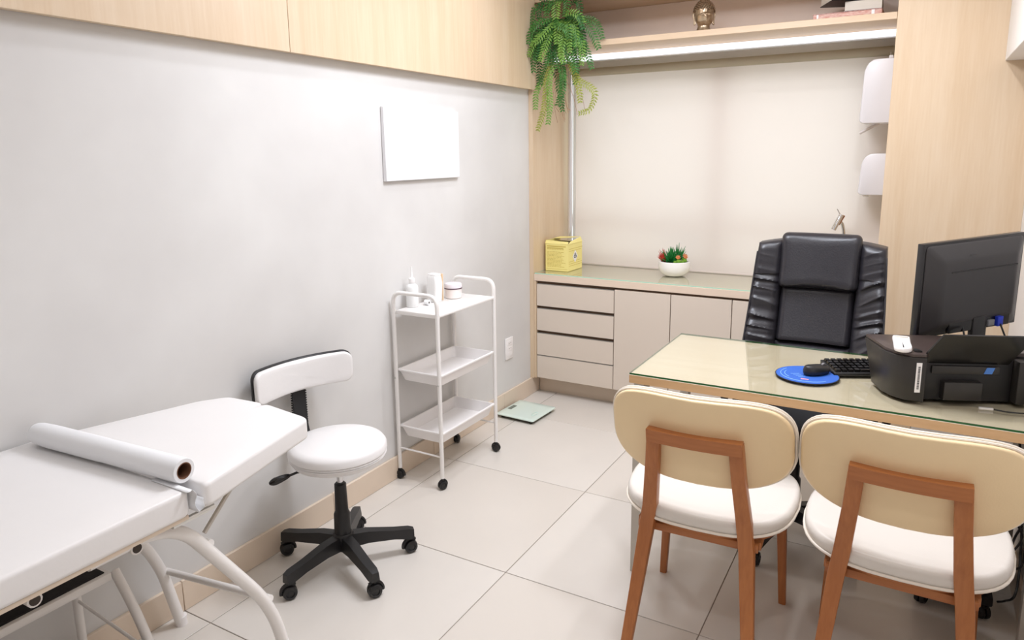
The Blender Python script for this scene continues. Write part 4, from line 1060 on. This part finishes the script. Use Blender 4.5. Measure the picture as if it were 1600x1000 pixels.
# ================================================================ VISITOR CHAIRS
def visitor_chair(label, loc, rz):
    o = thing('visitor_chair', label, 'chair', loc, rz, 'cream visitor chairs in front of the desk')
    # front is +y
    # seat
    def seat_out():
        pts = []
        for k in range(44):
            a = 2*PI*k/44; c, s = math.cos(a), math.sin(a); e = 2/3.1
            x = .249*abs(c)**e*(1 if c > 0 else -1); y = .225*abs(s)**e*(1 if s > 0 else -1)
            if y < 0: x *= 1-.06*(-y/.225)
            pts.append((x, y-.005))
        return pts
    so = seat_out()
    b = N(); cushion(b, so, .044, lambda x, y, h: (x, y, .458+h+.012*(x/.25)**2), edge=.016, dome=.004); obj('seat', b, CREAM, o)
    b = N(); tube(b, [(x*1.002, y*1.002, .443+.012*(x/.25)**2) for x, y in so], .0042, 8, closed=True); obj('seat_piping', b, PIPING, o)
    b = N(); cushion(b, [(x*.9, y*.9) for x, y in so], .010, lambda x, y, h: (x, y, .424+h), edge=.003); obj('seat_pan', b, W_CX, o)
    # frame rails under the seat
    b = N(); box(b, -.170, .170, -.205, -.183, .398, .422, .003); obj('rear_rail', b, W_CX, o)
    b = N(); box(b, -.175, .175, .165, .187, .398, .422, .003); obj('front_rail', b, W_CX, o)
    for s in (-1, 1):
        b = N(); box(b, s*.165-.010, s*.165+.010, -.185, .170, .398, .422, .003); obj('side_rail', b, W_C, o)
    def quad_tube(b, path, wx, wy):
        prev = None
        for (p, sc) in path:
            x, y, z = p; q = [(x-wx*sc, y-wy*sc, z), (x+wx*sc, y-wy*sc, z), (x+wx*sc, y+wy*sc, z), (x-wx*sc, y+wy*sc, z)]
            vs = [b.verts.new(k) for k in q]
            if prev:
                for i in range(4): b.faces.new((prev[i], prev[(i+1) % 4], vs[(i+1) % 4], vs[i]))
            else: b.faces.new(vs[::-1])
            prev = vs
        b.faces.new(prev)
        bmesh.ops.recalc_face_normals(b, faces=b.faces)
        bmesh.ops.bevel(b, geom=[e for e in b.edges if abs(e.verts[0].co.z-e.verts[1].co.z) > .02], offset=.004, segments=2, profile=.5, affect='EDGES')
    for s in (-1, 1):
        b = N(); quad_tube(b, [((s*.202, .216, 0), .80), ((s*.192, .205, .20), .95), ((s*.180, .190, .420), 1.15)], .0145, .0145); obj('leg', b, W_C, o)
        b = N(); quad_tube(b, [((s*.178, -.300, 0), .80), ((s*.158, -.250, .22), .95), ((s*.142, -.212, .40), 1.1), ((s*.132, -.212, .48), 1.1), ((s*.118, -.248, .62), 1.02), ((s*.109, -.272, .737), 1.0)], .0190, .0150); obj('leg', b, W_C, o)
    b = N()
    # gently bowed top bar
    prev = None
    for k in range(9):
        x = -.127+.254*k/8; bow = -.010*(1-(x/.127)**2)
        q = [(x, -.2885+bow, .705), (x, -.2585+bow, .705), (x, -.266+bow, .742), (x, -.296+bow, .742)]
        vs = [b.verts.new(p) for p in q]
        if prev:
            for i in range(4): b.faces.new((prev[i], prev[(i+1) % 4], vs[(i+1) % 4], vs[i]))
        else: b.faces.new(vs)
        prev = vs
    b.faces.new(prev[::-1]); bmesh.ops.recalc_face_normals(b, faces=b.faces)
    bmesh.ops.bevel(b, geom=list(b.edges), offset=.0025, segments=1, affect='EDGES') if False else None
    obj('top_bar', b, W_CX, o)
    # backrest
    def bmap(x, z, h):
        y = -.208-.085*((z-.0)/.14+1)/2 + .055*(abs(x)/.25)**2.0
        return (x, y+h, .716+z+.012*(abs(x)/.25)**2*(1 if z > 0 else .6))
    bo = []
    for k in range(56):
        a = 2*PI*k/56; c, s = math.cos(a), math.sin(a); e = 2/2.9
        x = .2485*abs(c)**e*(1 if c > 0 else -1); z = .142*abs(s)**e*(1 if s > 0 else -1)
        if s > 0: z -= .010*(1-(min(1, abs(x)/.2))**2)
        x *= (1-.03*(z/.14)) if z < 0 else 1
        bo.append((x, z))
    b = N(); cushion(b, bo, .034, lambda x, z, h: bmap(x, z, h+.012), edge=.014); obj('backrest_cushion', b, CREAM, o)
    b = N(); cushion(b, [(x*.992, z*.99) for x, z in bo], .020, lambda x, z, h: bmap(x, z, h-.012), edge=.008); obj('backrest_shell', b, TAN, o, label='beige leather rear of the backrest')
    for hh, sc in ((-.002, 1.004), (.012, 1.008)):
        b = N(); tube(b, [bmap(x*sc, z*sc, hh-.003) for x, z in bo], .0032, 8, closed=True); obj('back_piping', b, PIPING, o)
    return o
visitor_chair('cream visitor chair with brown wooden frame at the left front of the desk', (1.543, -1.668, 0), rad(2))
visitor_chair('cream visitor chair with brown wooden frame at the right front of the desk', (2.062, -1.664, 0), rad(-1))

# ================================================================ PC TOWER UNDER DESK
o = thing('computer_tower', 'black computer tower on wheeled stand under the right end of desk', 'computer', (2.225, -1.03, 0))
bm = N(); box(bm, -.095, .095, -.20, .20, .088, .36, .008); obj('case', bm, BLKPL, o)
bm = N(); box(bm, -.108, .108, -.215, .215, .056, .087, .006); obj('wheeled_stand', bm, BLKPL, o)
bm = N(); box(bm, .040, .056, -.2025, -.2003, .10, .15, 0); obj('sticker', bm, WHPLA, o, smooth=False, label='small white sticker')
for sx in (-1, 1):
    for sy in (-1, 1): caster(o, sx*.085, sy*.19, .0245, BLKPL, .008, rz=.4*sx)
CB = thing('power_cables', 'tangle of thin black cables hanging by the right desk leg', 'cable', (2.38, -1.16, .02))
bm = N(); tube(bm, smoothpath([(-.03, .1, .64), (-.02, -.08, .52), (-.03, -.16, .40), (-.01, -.18, .34), (-.03, -.17, .28), (-.02, -.12, .30), (-.01, -.15, .36)], 6), .0035, 6); obj('upper_cable', bm, BLKPL, CB)
bm = N(); tube(bm, smoothpath([(-.036, -.05, .15), (-.02, -.12, .2), (0.0, -.16, .24), (.01, -.1, .3), (0, 0, .5)], 6), .0035, 6); obj('lower_cable', bm, BLKPL, CB)
bm = N(); tube(bm, smoothpath([(-.036, -.08, .06), (-.02, -.1, .08), (.0, -.12, .12), (.012, -.05, .2), (.01, .05, .4)], 6), .0035, 6); obj('floor_cable', bm, BLKPL, CB)

# ================================================================ CEILING FIXTURES (above the frame)
DLm = mat('downlight_trim', (245, 245, 245), .4); DLe = mat('downlight_lens', (255, 246, 232), .4, emit=3)
for i, (x, y, e_) in enumerate(DOWN):
    o = thing('downlight', ['recessed ceiling downlight above the utility trolley', 'recessed ceiling downlight above the rolling stool', 'recessed ceiling downlight above the treatment table', 'recessed ceiling downlight above the desk and office chair', 'recessed ceiling downlight above the cream visitor chairs', 'recessed ceiling downlight behind the cream visitor chairs'][i], 'light', (x, y, ROOM_Z), 0, 'recessed ceiling downlights')
    bm = N(); lathe(bm, [(.07, 0), (.085, 0), (.083, -.006), (.07, -.006), (.07, 0)], seg=24); obj('trim_ring', bm, DLm, o)
o = thing('fill_light_frame', 'square frame around the added fill light on the ceiling in the middle of the room', 'light', (1.18, -1.35, ROOM_Z))  # unseen frame, made up to go with the added fill lamp
bm = N()
for a in ((-.33, .33, -.33, -.305), (-.33, .33, .305, .33), (-.33, -.305, -.305, .305), (.305, .33, -.305, .305)): box(bm, *a, -.012, 0)
obj('frame', bm, DLm, o, smooth=False)
